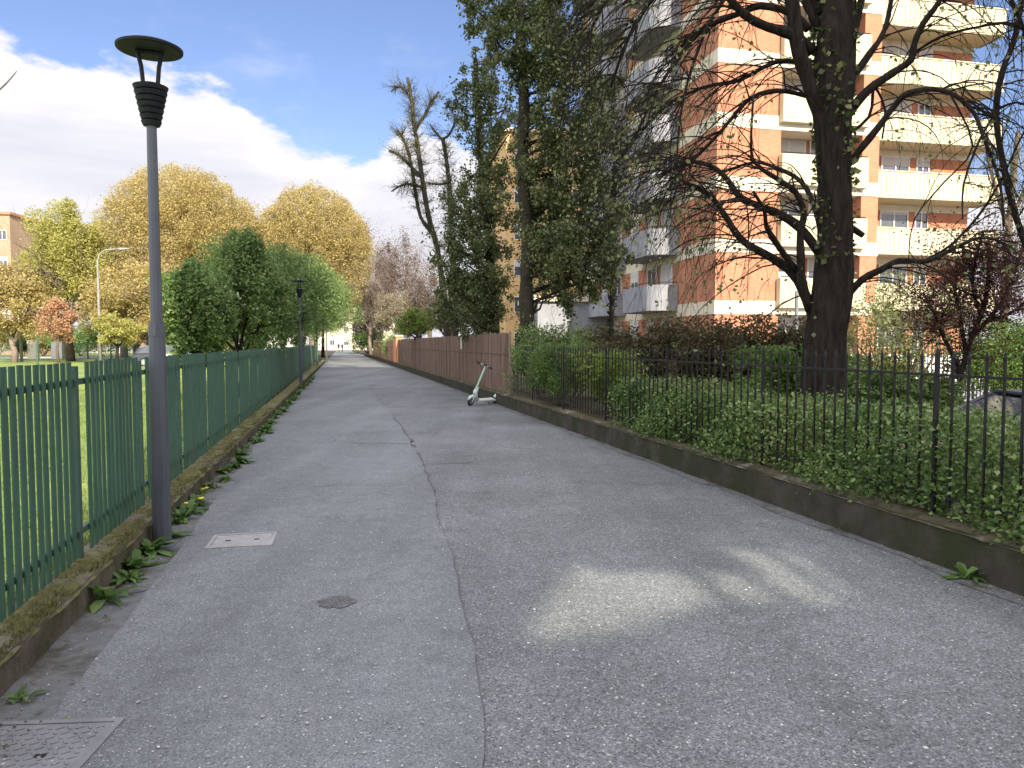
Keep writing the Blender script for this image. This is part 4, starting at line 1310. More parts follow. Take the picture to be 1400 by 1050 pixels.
crown_px('blossom_tree', 'pink flowering small tree near the road at the left', 62, 77, 405, 30, 470, 4500, 0.18, M['pink'], 'bark', 9, r0=0.12, lumps=30)
crown_px('lime_tree', 'low yellow green tree by the road, right of the pink one', 58, 160, 425, 36, 480, 5000, 0.18, M['lime'], 'bark_dark', 10, r0=0.12, lumps=30, hollow=0.45)
crown_px('bare_tree', 'lilac brown bare crown just right of the golden dome', 112, 505, 296, 42, 470, 14000, 0.2, M['twig_brown'], 'bark_pale', 12, r0=0.25, lumps=60, lev=4, hollow=0.6)
crown_px('bare_tree', 'grey brown bare tree rising over the end of the board fence', 75, 545, 302, 36, 470, 9000, 0.15, M['twig_brown'], 'bark_pale', 13, r0=0.16, lumps=50, lev=4, hollow=0.6)
crown_px('bare_tree', 'small bare brown tree behind the pollard trunk', 50, 585, 352, 34, 465, 7000, 0.11, M['twig_brown'], 'bark', 14, r0=0.14, lumps=50, lev=4, hollow=0.6)
crown_px('bare_tree', 'low bare brown tree above the reddish boards', 88, 520, 345, 34, 472, 9000, 0.17, M['twig_brown'], 'bark', 17, r0=0.14, lumps=50, lev=4, hollow=0.6)
crown_px('budding_tree', 'grey green budding tree overhanging the orange gate pier', 66, 545, 392, 40, 470, 11000, 0.14, M['haze_bud'], 'bark', 15, r0=0.14, lumps=60, hollow=0.5)
crown_px('budding_tree', 'pale green low tree behind the board fence', 36, 612, 405, 36, 464, 8000, 0.09, M['bud'], 'bark', 16, r0=0.10, lumps=50, hollow=0.5)
crown_px('budding_tree', 'yellow green low tree behind the board fence near the ivy trunks', 40, 570, 420, 30, 464, 6000, 0.10, M['hedge_light'], 'bark', 18, r0=0.10, lumps=40, hollow=0.5)
crown_px('evergreen_tree', 'dark green low tree behind the boards beneath the ivy', 31, 655, 372, 42, 468, 14000, 0.09, M['ivy'], 'bark_dark', 19, r0=0.12, lumps=60, hollow=0.4, bottom=0.05)
# row of fresh green bushes beyond the fence
for (D, u, vt, hw, sd, lab) in (
        (18, 266, 350, 50, 21, 'fresh green leafy tree over the fence, leftmost of the green row'),
        (22, 325, 314, 74, 22, 'largest fresh green tree leaning over the green fence'),
        (27, 352, 326, 74, 23, 'fresh green tree right behind the second park lamp'),
        (36, 388, 336, 66, 24, 'green tree at the far end of the green fence'),
        (48, 412, 345, 66, 25, 'green tree reaching toward the path, second furthest of the green row'),
        (66, 430, 365, 66, 26, 'green tree arching over the path, furthest of the green row')):
    m = crown_px('maple_tree', lab, D, u, vt, hw, 505 if D < 35 else 478, 26000 if D < 30 else 17000, 0.10 if D < 30 else 0.14, M['maple'], 'bark_dark', sd, r0=0.09, lumps=75, hollow=0.33, bottom=0.03, lump=(0.10, 0.24), group='fresh green trees in a row behind the green fence')
# dark greenery round the far end of the path
crown_px('evergreen_tree', 'dark evergreen beside the far end of the path', 122, 505, 395, 26, 484, 9000, 0.24, M['ivy_dark'], 'bark_dark', 31, r0=0.3, lumps=40, bottom=0.0)
crown_px('evergreen_tree', 'dark green tree arching over the far end of the path', 90, 440, 385, 62, 458, 14000, 0.2, M['maple'], 'bark_dark', 32, r0=0.2, lumps=40)
o = bush('clipped_hedge', 'clipped green hedge along the far right of the path', (at(484, 470, 125).x + 2.2, 125), 2.2, 14, 3.8, 0, 5000, 0.3, M['shrub_mid'], cat='hedge')
bush('clipped_hedge', 'small clipped bright green hedge over the reddish fence', on_right(66, 1.2), 0.8, 7, 2.9, 0, 4000, 0.13, M['maple'], cat='hedge')
for (u, D, vt, hw, lab, mm) in ((-5, 92, 445, 60, 'broad low yellow green bush behind the road at the left edge', 'bud'), (110, 94, 447, 62, 'broad low green bush behind the mesh fence', 'maple'),
                       (190, 90, 449, 50, 'broad low pale bush behind the white car', 'haze_bud'), (275, 70, 440, 50, 'low olive bush behind the pale blue car', 'bud'), (60, 96, 452, 50, 'low olive bush behind the two cabinets', 'bud')):
    c = at(u, vt, D)
    bush('shrub', lab, (c.x, D), hw / F * D, 2.5, c.z, 0.0, 12000, 0.2, M[mm], lumps=16)
# round dark bush and low greenery by the road
c = at(29, 470, 75)
bush('shrub', 'round dark bush on the verge by the white cabinet', (c.x, 75), 1.0, 1.0, 1.9, 0.3, 2500, 0.12, M['ivy_dark'])


# ------------------------------------------------------------------ buildings
def window(parent, x0, x1, z0, z1, y, face='y', shut=0.0, mpane='pane'):
    """window on a wall whose outside is towards -y (face y) or -x (face x)"""
    def bx(mb, a0, a1, d0, d1, c0, c1):
        if face == 'y': mb.box(a0, a1, y - d1, y - d0, c0, c1)
        else: mb.box(y - d1, y - d0, a0, a1, c0, c1)
    fr = MB(); t = 0.07
    bx(fr, x0, x1, 0.0, 0.06, z1 - t, z1); bx(fr, x0, x1, 0.0, 0.06, z0, z0 + t)
    bx(fr, x0, x0 + t, 0.0, 0.06, z0 + t, z1 - t); bx(fr, x1 - t, x1, 0.0, 0.06, z0 + t, z1 - t)
    xm = (x0 + x1) / 2
    bx(fr, xm - t / 2, xm + t / 2, 0.0, 0.055, z0 + t, z1 - t)
    f = fr.build('window', M['white'], parent)
    pn = MB(); bx(pn, x0 + t, x1 - t, 0.002, 0.02, z0 + t, z1 - t)
    pn.build('pane', M[mpane], f)
    if shut > 0:
        sh = MB(); bx(sh, x0 + t, x1 - t, 0.022, 0.045, z1 - t - (z1 - z0 - 2 * t) * shut, z1 - t)
        sh.build('shutter', M['shutter'], f)


def main_building():
    root = thing('apartment_building', 'tall orange brick apartment block with cream bands and balconies behind the big tree', 'building', (9.2, 34.0, 0), R(12))
    H = 27.5
    w = MB()
    w.box(0, 3.17, 0, 20, -0.5, H); w.box(3.172, 7.4, 1.35, 20, -0.5, H); w.box(7.402, 8.3, 0, 20, -0.5, H); w.box(8.302, 16.3, 3.2, 20, -0.5, H)
    w.build('brick_wall', M['brick'], root)
    bd = MB()
    for k in range(9):
        z0, z1 = 2.95 + 2.8 * k, 3.57 + 2.8 * k
        bd.box(-0.03, 3.17, -0.03, -0.001, z0, z1); bd.box(-0.03, -0.001, 0, 20, z0, z1)
        bd.box(3.17, 7.4, -0.03, 1.349, z0, z1 - 0.05)
        bd.box(7.4, 8.33, -0.03, -0.001, z0, z1)
        bd.box(8.34, 16.33, 3.17, 3.199, z0, z1)
        bd.box(7.40, 8.33, -0.001, 0.0, z0, z1)
    bd.box(-0.3, 16.6, -0.3, 20.2, H, H + 0.25)
    bd.build('floor_band', M['cream'], root)
    for k in range(-1, 8):
        zf = 3.25 + 2.8 * k + 0.32
        if k >= 0:
            p = MB()  # loggia parapet standing proud of the wall
            p.box(3.05, 7.5, -0.35, -0.23, zf - 0.32, zf + 1.02)
            p.box(3.05, 3.17, -0.229, -0.031, zf - 0.32, zf + 1.02); p.box(7.38, 7.5, -0.229, -0.031, zf - 0.32, zf + 1.02)
            p.box(3.18, 7.37, -0.229, -0.031, zf - 0.32, zf - 0.2)
            b = p.build('balcony', M['parapet'], root)
            MB().tube([(3.1, -0.29, zf + 1.12), (7.45, -0.29, zf + 1.12)], 0.025, 6).build('handrail', M['iron'], b)
            MB().box(3.05, 7.5, -0.36, -0.231, zf + 1.021, zf + 1.05).build('coping', M['cream'], b)
            p = MB()  # balconies of the right wing
            p.box(9.3, 16.7, 1.55, 3.16, zf - 0.30, zf - 0.12)
            p.box(9.3, 16.7, 1.55, 1.64, zf - 0.12, zf + 1.0)
            p.box(9.3, 9.39, 1.641, 3.16, zf - 0.12, zf + 1.0); p.box(16.61, 16.7, 1.641, 3.16, zf - 0.12, zf + 1.0)
            b = p.build('balcony', M['parapet'], root)
            rb = MB()
            for i in range(27):
                x = 9.42 + i * 0.275
                rb.box(x, x + 0.07, 1.52, 1.549, zf - 0.1, zf + 0.94)
            rb.build('ribs', M['cream'], b)
            MB().box(9.27, 16.73, 1.50, 1.67, zf + 1.001, zf + 1.05).build('coping', M['cream'], b)
            # rounded balconies on the shaded side
            for (y0, y1, pr) in ((3.9, 8.6, 1.45), (11.2, 16.5, 1.45)):
                v = []; f = []; prof = []
                r = 0.9
                prof = [(0, y0)] + [(-(pr - r) - r * math.sin(a), y0 + r - r * math.cos(a)) for a in np.linspace(0, math.pi / 2, 6)] + \
                       [(-(pr - r) - r * math.cos(a), y1 - r + r * math.sin(a)) for a in np.linspace(0, math.pi / 2, 6)] + [(0, y1)]
                prof = [(x - 0.035, y) for x, y in prof]
                n = len(prof)
                for zz in (zf - 0.3, zf + 1.0):
                    v += [(x, y, zz) for x, y in prof]
                for i in range(n - 1): f.append((i, i + 1, n + i + 1, n + i))
                f.append(tuple(range(n))[::-1])
                sh = [(x * 0.93 - 0.01, y0 + 0.1 + (y - y0) * (y1 - y0 - 0.2) / (y1 - y0)) for x, y in prof]
                b0 = len(v)
                for zz in (zf - 0.12, zf + 1.0): v += [(x, y, zz) for x, y in sh]
                for i in range(n - 1): f.append((b0 + i + 1, b0 + i, b0 + n + i, b0 + n + i + 1))
                f.append(tuple(b0 + i for i in range(n)))
                for i in range(n - 1): f.append((n + i, n + i + 1, b0 + n + i + 1, b0 + n + i))
                b = put('balcony', v, f, M['balcony_grey'], root)
                MB().tube([(x * 0.97, y, zf + 1.12) for x, y in prof], 0.02, 5).build('handrail', M['iron'], b)
        zw = zf
        window(root, 3.5, 5.3, zw + 0.05, zw + 2.25, 1.349, 'y', random.choice((0.25, 0.5, 0.75, 0.4)))
        window(root, 5.5, 7.1, zw + 0.05, zw + 2.25, 1.349, 'y', random.choice((0, 0.3, 0.6, 1.0)))
        window(root, 10.9, 12.6, zw + 0.6, zw + 2.2, 3.199, 'y', random.choice((0.1, 0.3, 0.45)))
        window(root, 13.0, 13.8, zw + 0.05, zw + 2.2, 3.199, 'y', random.choice((0.0, 0.2)))
        for (a, b_) in ((4.6, 6.0), (6.6, 7.9), (9.2, 10.4), (12.0, 13.4), (14.2, 15.6), (17.4, 18.8)):
            window(root, a, b_, zw + 0.3, zw + 2.15, -0.001, 'x', random.choice((0, 0.3, 0.6)))
    # awning over the loggia
    for z in (14.0, 8.4):
        v = [(3.3, -0.05, z), (7.3, -0.05, z), (7.3, -0.75, z - 0.4), (3.3, -0.75, z - 0.4), (3.3, -0.05, z - 0.02), (7.3, -0.05, z - 0.02), (7.3, -0.75, z - 0.42), (3.3, -0.75, z - 0.42)]
    return root


main_building()


def block(name, label, x0, x1, y0, y1, H, m, rotz, rows, cols, pane='pane', roofm='cream', cat='building', wz=1.4, flip=False):
    root = thing(name, label, cat, (x0, y0, 0), rotz)
    W, Dp = x1 - x0, y1 - y0
    MB().box(0, W, 0, Dp, -0.3, H).build('wall', M[m], root)
    MB().box(-0.3, W + 0.3, -0.3, Dp + 0.3, H, H + 0.35).build('roof', M[roofm], root)
    for r in range(rows):
        for c in range(cols):
            xw = W * (c + 0.5) / cols - 0.6; zw = 1.2 + r * (H - 1.0) / rows
            window(root, xw, xw + 1.2, zw, zw + wz, -0.001, 'y', random.choice((0, 0, 0.4, 0.7)), pane)
    return root


p0 = at(692, 470, 66)
block('apartment_building', 'sunlit yellow building glimpsed between the ivy clad trunks', p0.x, p0.x + 13, 66, 78, at(700, 180, 66).z, 'yellow_wall', R(10), 6, 5)
p0 = at(735, 470, 47)
block('garage_building', 'low pale building left of the brick block', p0.x, p0.x + 7, 47, 52, at(740, 412, 47).z, 'balcony_grey', R(10), 1, 3, wz=1.0)
p0 = at(-30, 470, 105)
block('apartment_building', 'tan building with a red brown roof at the far left edge', p0.x - 8, p0.x + 4.5, 105, 118, at(10, 292, 105).z, 'tan_wall', R(4), 5, 6, roofm='brick')
p0 = at(440, 470, 185)
block('apartment_building', 'bright cream building at the far end of the path', p0.x - 4, p0.x + 17, 190, 205, 11.5, 'cream', R(8), 3, 6)
p0 = at(60, 470, 118)
block('low_building', 'low greenish grey pavilion behind the road at the left', p0.x, p0.x + 36, 128, 136, 3.6, 'pale_wall', R(2), 1, 9)


# an added, unseen slab behind the photographer to shade the path; one cut opening
def shade_wall():
    # thin made-up slab in building form; its cut opening shapes the sun patch
    root = thing('apartment_building', 'unseen brick slab added behind the camera to shade the path', 'building', (2.3, -10.0, 0), 0)
    H = 33.0; W = 15.2; T = 0.5
    # opening sized to the patch on the path
    k = math.tan(R(SUN_EL)) / math.cos(R(180 - SUN_AZ))
    def back(x, y): return (x + (y + 10.0) * math.tan(R(180 - SUN_AZ)) - 2.3, (y + 10.0) * k)
    P = [back(0.0, 3.95), back(0.3, 5.1), back(0.75, 6.1), back(1.75, 6.2), back(2.2, 5.9), back(2.2, 4.6), back(1.2, 4.6), back(0.6, 4.15)]
    x0 = min(p[0] for p in P); x1 = max(p[0] for p in P); z0 = min(p[1] for p in P); z1 = max(p[1] for p in P)
    w = MB()
    w.box(0, W, -T, 0, 0, z0); w.box(0, W, -T, 0, z1, H); w.box(0, x0, -T, 0, z0, z1); w.box(x1, W, -T, 0, z0, z1)
    # stepped boxes narrowing the opening to an uneven shape
    n = 26
    for i in range(n):
        xa = x0 + (x1 - x0) * i / n; xb = x0 + (x1 - x0) * (i + 1) / n; xc = (xa + xb) / 2
        zs = []
        for a, b in zip(P, P[1:] + P[:1]):
            if (a[0] - xc) * (b[0] - xc) < 0:
                t = (xc - a[0]) / (b[0] - a[0]); zs.append(a[1] + (b[1] - a[1]) * t)
        if len(zs) >= 2:
            lo, hi = min(zs), max(zs)
            w.box(xa, xb, -0.2, -0.05, z0, lo); w.box(xa, xb, -0.2, -0.05, hi, z1)
        else:
            w.box(xa, xb, -0.2, -0.05, z0, z1)
    w.build('brick_wall', M['brick'], root)
    bars = MB()
    for i in range(5):
        xb = x0 + (x1 - x0) * (0.45 + i * 0.13)
        bars.tube([(xb, 0.05, z0 - 0.1), (xb + 0.75, 0.05, z1 + 0.1)], 0.06, 5)
    bars.build('railing', M['iron'], root)  # slanted bars added in the opening to stripe the sun patch
    for r in range(8):
        for c in range(5):
            window(root, 1 + c * 3, 2.2 + c * 3, 1.2 + r * 3.2 + (0.9 if r > 1 else 0), 2.6 + r * 3.2 + (0.9 if r > 1 else 0), -T, 'y')
    return root


shade_wall()


# ------------------------------------------------------------------ inner railing, low wall and roadside furniture
def inner_railing():
    a = at(1130, 470, 19.5); b = at(1420, 470, 22.5)
    a.z = b.z = 0
    root = thing('inner_railing', 'second black railing farther in, right of the big tree trunk', 'railing', tuple(a), world_coords=True)
    d = (b - a); L_ = d.length; d.normalize(); n_ = Vector((d.y, -d.x, 0))
    top = 1.82
    for k in range(3):
        mb = MB(); s0 = k * L_ / 3
        for i in range(17):
            c = a + d * (s0 + (i + 1) * L_ / 3 / 18)
            mb.obox(c + Z * 0.85, d, n_, Z, 0.011, 0.011, 0.88)
        mb.build('bar_panel', M['iron'], root)
        MB().obox(a + d * s0 + Z * 0.95, d, n_, Z, 0.025, 0.025, 0.95).build('post', M['iron'], root)
    for z in (0.3, 1.62, top):
        MB().obox(a + d * (L_ / 2) + Z * z, d, n_, Z, L_ / 2, 0.012, 0.012).build('rail', M['iron'], root)


inner_railing()
c = at(1150, 480, 30); 
o = MB().box(0, 12, 0, 0.25, 0, 1.15).build('garden_wall', M['white']); o.location = (c.x, 31.0, 0); o.rotation_euler = (0, 0, R(12))
tag(o, 'low white garden wall at the foot of the brick block', 'low wall')
c = at(1085, 300, 26)
o = MB().tube([(0, 0, 0), (0, 0, 3.0)], 0.05, 8).build('light_post', M['chrome']); o.location = (at(1088, 470, 20).x, 20, 0)
tag(o, 'thin grey post just left of the big tree trunk', 'post')


def road_box(u, D, w, h, m, name, label, cat, vents):
    c = at(u, 470, D)
    t = thing(name, label, cat, (c.x, D, 0))
    MB().box(-w / 2, w / 2, 0, 0.5, 0.06, h).build('cabinet_body', M[m], t)
    MB().box(-w / 2 - 0.04, w / 2 + 0.04, -0.04, 0.54, h + 0.001, h + 0.07).build('lid', M['pale_wall'], t)
    MB().box(-w / 2 + 0.05, w / 2 - 0.05, 0.03, 0.47, 0, 0.058).build('plinth', M['street'], t)
    MB().box(-w / 2 + 0.08, w / 2 - 0.08, -0.015, -0.002, 0.2, h - 0.12).build('door', M[m], t)


road_box(43, 75, 0.95, 1.9, 'cream', 'utility_cabinet', 'cream metal utility cabinet by the road next to the round dark bush', 'cabinet', 3)
road_box(77, 76, 1.1, 1.75, 'white', 'utility_cabinet', 'white utility cabinet by the road under the pink tree', 'cabinet', 3)


def mesh_fence(u0, u1, D, h, label):
    a = at(u0, 470, D); b = at(u1, 470, D); a.z = b.z = 0
    root = thing('mesh_fence', label, 'fence', tuple(a), world_coords=True)
    d = (b - a); L_ = d.length; d.normalize(); n_ = Vector((d.y, -d.x, 0))
    n = max(2, int(L_ / 2.2))
    for i in range(n + 1):
        MB().obox(a + d * (L_ * i / n) + Z * (h / 2), d, n_, Z, 0.05, 0.05, h / 2).build('post', M['green_dark'], root)
    for i in range(n):
        mb = MB()
        for z in (0.15, h / 2, h - 0.05):
            mb.obox(a + d * (L_ * (i + 0.5) / n) + Z * z, d, n_, Z, L_ / n / 2 - 0.055, 0.02, 0.025)
        k = int(L_ / n / 0.14)
        for j in range(k):
            mb.obox(a + d * (L_ * i / n + 0.06 + (j + 0.5) * (L_ / n - 0.12) / k) + Z * (h / 2) - n_ * 0.03, d, n_, Z, 0.022, 0.008, h / 2 - 0.08)
        mb.build('mesh_panel', M['green'], root)


mesh_fence(88, 215, 77, 1.7, 'green mesh fence and gate across the road, right of the white cabinet')
mesh_fence(-30, 24, 80, 1.7, 'green mesh fence across the road at the left edge')
c = at(51, 478, 46)
o = MB().tube([(0, 0, 0), (0, 0, 2.05)], 0.06, 8).build('road_post', M['green_dark']); o.location = (c.x, 46, 0)
tag(o, 'dark green post on the lawn in front of the cream cabinet', 'post')


# ------------------------------------------------------------------ cars
def car(label, loc, rotz, paint, long=4.1, h=1.46, van=False):
    t = thing('parked_car', label, 'car', loc, rotz)
    hw = 0.86
    def hull(prof_low, prof_up, half):
        pass
    # lower body: side outline swept across with tucked sides
    side = [(-2.0, 0.32), (-2.05, 0.55), (-2.02, 0.82), (-1.85, 0.92), (-1.1, 0.95), (0.9, 0.97), (1.45, 0.88), (1.9, 0.74), (2.05, 0.55), (2.02, 0.32)]
    v = []; f = []; n = len(side)
    for yy, sc in ((-hw * 0.93, 0.96), (-hw, 1.0), (hw, 1.0), (hw * 0.93, 0.96)):
        for x, z in side: v.append((x * sc * long / 4.1, yy, 0.6 + (z - 0.6) * (1 if sc == 1 else 0.86)))
    for r in range(3):
        for i in range(n):
            i2 = (i + 1) % n
            f.append((r * n + i, r * n + i2, (r + 1) * n + i2, (r + 1) * n + i))
    f.append(tuple(range(n))[::-1]); f.append(tuple(3 * n + i for i in range(n)))
    body = put('body', v, f, paint, t)
    bv = body.modifiers.new('bevel', 'BEVEL'); bv.width = 0.05; bv.segments = 3; bv.angle_limit = R(25)
    # cabin
    cab = [(-1.82, 0.93), (-1.55, 1.30), (-1.1, h - 0.02), (-0.2, h), (0.35, h - 0.06), (1.15, 0.95)]
    def cabin(w0, w1, out, name, m, zmax=None):
        v = []; f = []; n = len(cab)
        for s in (-1, 1):
            for x, z in cab:
                t_ = (z - 0.93) / (h - 0.93)
                v.append(((x + (0.0)) * long / 4.1 * out, s * (w0 + (w1 - w0) * t_) * out, z))
        for i in range(n - 1): f.append((i, i + 1, n + i + 1, n + i))
        f.append(tuple(range(n))); f.append(tuple(n + i for i in range(n))[::-1])
        o = put(name, v, f, m, t)
        b = o.modifiers.new('bevel', 'BEVEL'); b.width = 0.04; b.segments = 3
        return o
    cabin(0.79, 0.60, 1.0, 'windows', M['pane'])
    rf = MB()
    rf.box(-1.2 * long / 4.1, 0.3, -0.6, 0.6, h - 0.03, h + 0.025)
    o = rf.build('roof', paint, t); b = o.modifiers.new('bevel', 'BEVEL'); b.width = 0.03; b.segments = 3
    for s in (-1, 1):
        pl = MB()
        pl.tube([(1.12 * long / 4.1, s * 0.78, 0.95), (0.33, s * 0.61, h - 0.03)], 0.03, 6)
        pl.build('pillar', paint, t); pl = MB()
        pl.tube([(-1.80 * long / 4.1, s * 0.78, 0.94), (-1.5 * long / 4.1, s * 0.69, 1.3), (-1.12 * long / 4.1, s * 0.61, h - 0.02)], 0.045, 6)
        pl.build('pillar', paint, t); pl = MB()
        pl.tube([(-0.3, s * 0.80, 0.95), (-0.3, s * 0.615, h - 0.02)], 0.03, 6)
        pl.build('pillar', paint, t)
    for x in (-1.25, 1.3):
        for s in (-1, 1):
            wl = thing_part('wheel', t, (x * long / 4.1, s * 0.80, 0.31))
            MB().tube([(0, -0.10, 0), (0, 0.10, 0)], 0.31, 20).build('tyre', M['rubber'], wl)
            MB().tube([(0, -0.104, 0), (0, 0.104, 0)], 0.2, 12).build('rim', M['chrome'], wl)
    for s in (-1, 1):
        MB().obox((1.93 * long / 4.1, s * 0.62, 0.68), Vector((1, 0, 0)), Vector((0, 1, 0)), Z, 0.06, 0.16, 0.07).build('headlight', M['lens'], t)
        MB().obox((0.75, s * 0.92, 0.98), Vector((1, 0, 0)), Vector((0, 1, 0)), Z, 0.06, 0.09, 0.06).build('side_mirror', paint, t)
    return t


car('dark grey blue car parked low behind the hedge at the right edge', (at(1400, 540, 9.8).x + 0.30, 9.9, -0.52), R(172), M['car_dark'])
car('pale blue car parked beyond the fence right of the near lamp post', (at(250, 475, 50).x, 50, 0.0), R(12), M['car_blue'], 3.9)
car('white car parked on the road left of the near lamp post', (at(196, 475, 84).x, 87.0, 0.03), R(5), M['car_white'])
car('dark car parked just left of the pale blue car', (at(229, 475, 54).x, 53.5, 0.0), R(14), M['car_dark'], 3.9)


# ------------------------------------------------------------------ two walkers far down the path
def person(label, x, y, top, legs, rz):
    t = thing('person', label, 'person', (x, y, 0), rz, world_coords=False)
    V = [(0, 0, 0.95), (0, 0, 1.15), (0, 0, 1.38), (0, 0, 1.5), (0, 0.01, 1.62), (0, 0, 1.72),
         (-0.17, 0, 1.4), (-0.23, 0.02, 1.12), (-0.22, 0.10, 0.88), (0.17, 0, 1.4), (0.23, -0.02, 1.12), (0.22, 0.04, 0.88),
         (-0.09, 0, 0.9), (-0.10, 0.10, 0.5), (-0.10, 0.06, 0.08), (-0.10, 0.20, 0.04), (0.09, 0, 0.9), (0.10, 0.02, 0.5), (0.10, -0.18, 0.10), (0.10, -0.06, 0.04)]
    E = [(0, 1), (1, 2), (2, 3), (3, 4), (4, 5), (2, 6), (6, 7), (7, 8), (2, 9), (9, 10), (10, 11), (0, 12), (12, 13), (13, 14), (14, 15), (0, 16), (16, 17), (17, 18), (18, 19)]
    rr = [0.15, 0.14, 0.15, 0.055, 0.09, 0.075, 0.07, 0.05, 0.035, 0.07, 0.05, 0.035, 0.1, 0.07, 0.045, 0.04, 0.1, 0.07, 0.045, 0.04]
    me = bpy.data.meshes.new('body'); me.from_pydata(V, E, [])
    o = bpy.data.objects.new('body', me); col.objects.link(o); o.parent = t
    me.skin_vertices.new() if hasattr(me.skin_vertices, 'new') and not me.skin_vertices else None
    sk = o.modifiers.new('skin', 'SKIN')
    for i, r_ in enumerate(rr):
        me.skin_vertices[0].data[i].radius = (r_, r_ * 0.8)
    me.skin_vertices[0].data[0].use_root = True
    sb = o.modifiers.new('sub', 'SUBSURF'); sb.levels = 1; sb.render_levels = 1
    me.materials.append(legs)
    MB().lathe([(0.155, 0.98), (0.165, 1.15), (0.19, 1.34), (0.12, 1.46), (0.07, 1.49)], 12).build('jacket', top, t, smooth=True)
    MB().lathe([(0.02, 1.6), (0.10, 1.66), (0.095, 1.74), (0.04, 1.79), (0.01, 1.8)], 10).build('hair', M['bark_dark'], t, smooth=True)


person('person in dark clothes walking far down the path, left of two', at(463, 476, 150).x, 150, M['cloth_dark'], M['cloth_dark'], 0.2)
person('person in blue walking far down the path, right of two', at(468, 477, 146).x, 146, M['cloth_blue'], M['cloth_dark'], -0.2)


# ------------------------------------------------------------------ weeds, dandelions, petals, grass
def weed(label, x, y, n, ln, flowers=0, z=0.0, group='weeds along the foot of the left wall'):
    root = thing('weed', label, 'weed', (x, y, z), group=group, world_coords=True)
    v = []; f = []
    for i in range(n):
        a = random.uniform(0, 2 * math.pi); L_ = ln * random.uniform(0.5, 1.15); e = random.uniform(0.2, 1.1); w = random.uniform(0.10, 0.2) * L_
        d = Vector((math.cos(a), math.sin(a), 0)); s = Vector((-d.y, d.x, 0)); o = Vector((x + random.gauss(0, 0.02), y + random.gauss(0, 0.02), z))
        b = len(v)
        for t_ in (0, 0.35, 0.7, 1.0):
            c = o + d * (L_ * t_ * math.cos(e)) + Z * (L_ * (math.sin(e) * t_ - 0.5 * t_ * t_) + 0.02 * t_ + 0.01)
            c.z = max(c.z, z + 0.008)
            ww = w * (0.35 + 1.6 * t_ * (1 - t_) * 1.2) if t_ < 1 else 0.002
            v += [tuple(c - s * ww), tuple(c + s * ww)]
        for k in range(3): f.append((b + 2 * k, b + 2 * k + 1, b + 2 * k + 3, b + 2 * k + 2))
    put('leaves', v, f, M['weed'], root)
    for i in range(flowers):
        px, py, h = x + random.gauss(0, 0.08), y + random.gauss(0, 0.1), z + random.uniform(0.1, 0.22)
        st = MB().tube([(x, y, z), (px, py, h)], 0.003, 4).build('stem', M['weed'], root)
        MB().lathe([(0.004, h - 0.008), (0.020, h), (0.018, h + 0.008), (0.004, h + 0.012)], 10, (px, py)).build('flower_head', M['flower'], root)


weed('broad bladed weed clump at the foot of the left wall, nearest', lwall_x(4.55) + 0.07, 4.55, 16, 0.26)
weed('leafy weed clump between the wall and the near lamp, with long leaves', lwall_x(4.95) + 0.08, 4.95, 22, 0.17)
weed('dandelion clump with yellow flowers right behind the near lamp', lwall_x(6.7) + 0.10, 6.7, 30, 0.2, 3)
weed('small dandelion clump with yellow flower farther behind the near lamp', lwall_x(7.3) + 0.10, 7.3, 26, 0.18, 2)
weed('tiny weed by the iron cover at the bottom left', lwall_x(3.25) + 0.10, 3.25, 12, 0.09)
weed('green weed growing against the right wall near the corner of the picture', rwall_x(5.0) - 0.06, 5.0, 22, 0.17, group='weeds along the walls')
for i in range(70):
    y = 5.2 + (i * 0.44) * random.uniform(0.96, 1.03)
    if y > 36: break
    weed('ragged weed tuft at the foot of the mossy left wall', lwall_x(y) + random.uniform(0.03, 0.18), y, random.randint(18, 44), random.uniform(0.10, 0.27))

# fallen petals scattered over the path
n = 9500
Dp = 2.4 + 22 * rng.random(n) ** 1.9
lx = -1.5 - 0.226 * Dp; rx_ = 4.3 - 0.241 * Dp
tt = rng.random(n) ** 0.75
X = lx + (rx_ - lx) * tt
pts = np.stack([X, Dp, np.full(n, 0.0195)], 1)
ang = rng.uniform(0, 2 * np.pi, n); s = rng.uniform(0.0022, 0.0085, n); s[rng.random(n) < 0.04] *= 1.6
dx = np.stack([np.cos(ang) * s, np.sin(ang) * s, rng.uniform(-0.001, 0.002, n)], 1); dy = np.stack([-np.sin(ang) * s * 0.7, np.cos(ang) * s * 0.7, rng.uniform(-0.001, 0.002, n)], 1)
v = np.stack([pts - dx, pts - dy, pts + dx, pts + dy], 1)
o = put('fallen_petals', v.reshape(-1, 3), np.arange(4 * n).reshape(n, 4), M['petal'])
tag(o, 'tiny pale petals scattered over the asphalt path', 'petals', kind='stuff')

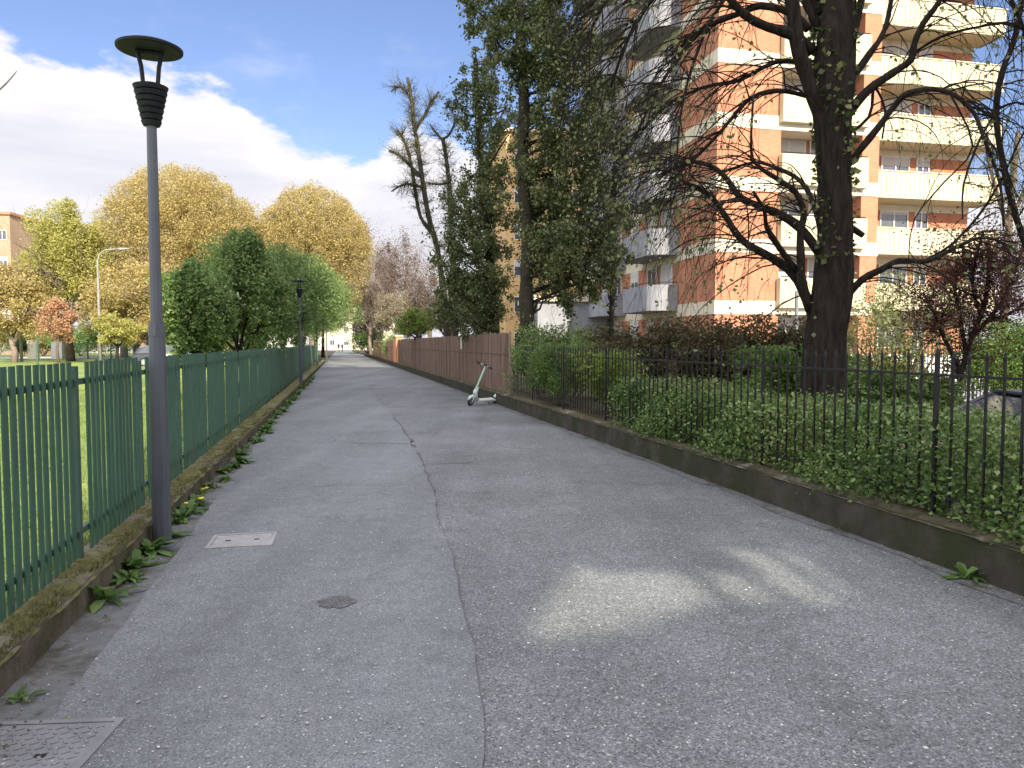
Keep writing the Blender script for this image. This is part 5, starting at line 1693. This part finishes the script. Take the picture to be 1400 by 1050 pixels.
# brown leaf scraps and seeds gathered along both walls
n = 2600
Dp = 2.2 + 26 * rng.random(n) ** 1.6
sd_ = rng.random(n) < 0.5
gap = np.abs(rng.normal(0, 0.13, n)) + 0.02
X = np.where(sd_, lwall_x(Dp) + gap, rwall_x(Dp) - gap * 0.8)
pts = np.stack([X, Dp, np.full(n, 0.021)], 1)
M['scrap'] = leaf_mat('dry leaf scraps', [(0.07, 0.045, 0.025), (0.15, 0.10, 0.05), (0.26, 0.2, 0.12)], 0.1, 0.9)
ang = rng.uniform(0, 2 * np.pi, n); s_ = rng.uniform(0.004, 0.016, n)
dx = np.stack([np.cos(ang) * s_, np.sin(ang) * s_, rng.uniform(0, 0.006, n)], 1); dy = np.stack([-np.sin(ang) * s_ * 0.5, np.cos(ang) * s_ * 0.5, rng.uniform(-0.001, 0.003, n)], 1)
v = np.stack([pts - dx * 0.8, pts - dy, pts + dx, pts + dy], 1)
o = put('leaf_litter', v.reshape(-1, 3), np.arange(4 * n).reshape(n, 4), M['scrap'])
tag(o, 'dry brown leaf scraps gathered along the foot of both walls', 'leaf litter', kind='stuff')

# grass blades on the lawn behind the fence and moss tufts on the wall
n = 60000
Dg = 1.5 + 30 * rng.random(n) ** 1.6
Xg = fence_x(Dg) - 0.3 - 7 * rng.random(n) ** 1.5
P = np.stack([Xg, Dg, np.full(n, 0.02)], 1)
a = rng.uniform(0, 2 * np.pi, n); h = rng.uniform(0.03, 0.09, n)
w = np.stack([np.cos(a), np.sin(a), np.zeros(n)], 1) * 0.006
tip = P + np.stack([rng.normal(0, 0.02, n), rng.normal(0, 0.02, n), h], 1)
v = np.stack([P - w, P + w, tip], 1)
o = put('grass', v.reshape(-1, 3), np.arange(3 * n).reshape(n, 3), M['grass'])
tag(o, 'short bright grass of the lawn seen through the fence', 'grass', kind='stuff')
n = 22000
Dg = 2.2 + 14 * rng.random(n) ** 1.4
P = np.stack([lwall_x(Dg) - rng.uniform(-0.01, 0.3, n), Dg, np.full(n, 0.19)], 1)
keep = (np.sin(P[:, 1] * 6.1) * np.sin(P[:, 0] * 23 + P[:, 1] * 3) > -0.35)
P = P[keep]; n = len(P)
a = rng.uniform(0, 2 * np.pi, n); w = np.stack([np.cos(a), np.sin(a), np.zeros(n)], 1) * 0.004
tip = P + np.stack([rng.normal(0, 0.006, n), rng.normal(0, 0.006, n), rng.uniform(0.012, 0.03, n)], 1)
M['moss_tuft'] = leaf_mat('moss tufts', [(0.08, 0.09, 0.03), (0.15, 0.15, 0.055), (0.22, 0.2, 0.1)], 0.3)
o = put('moss', np.stack([P - w, P + w, tip], 1).reshape(-1, 3), np.arange(3 * n).reshape(n, 3), M['moss_tuft'])
tag(o, 'olive moss tufts on top of the left wall', 'moss', kind='stuff')

for o in list(bpy.data.objects):
    if '_w' in o: del o['_w']
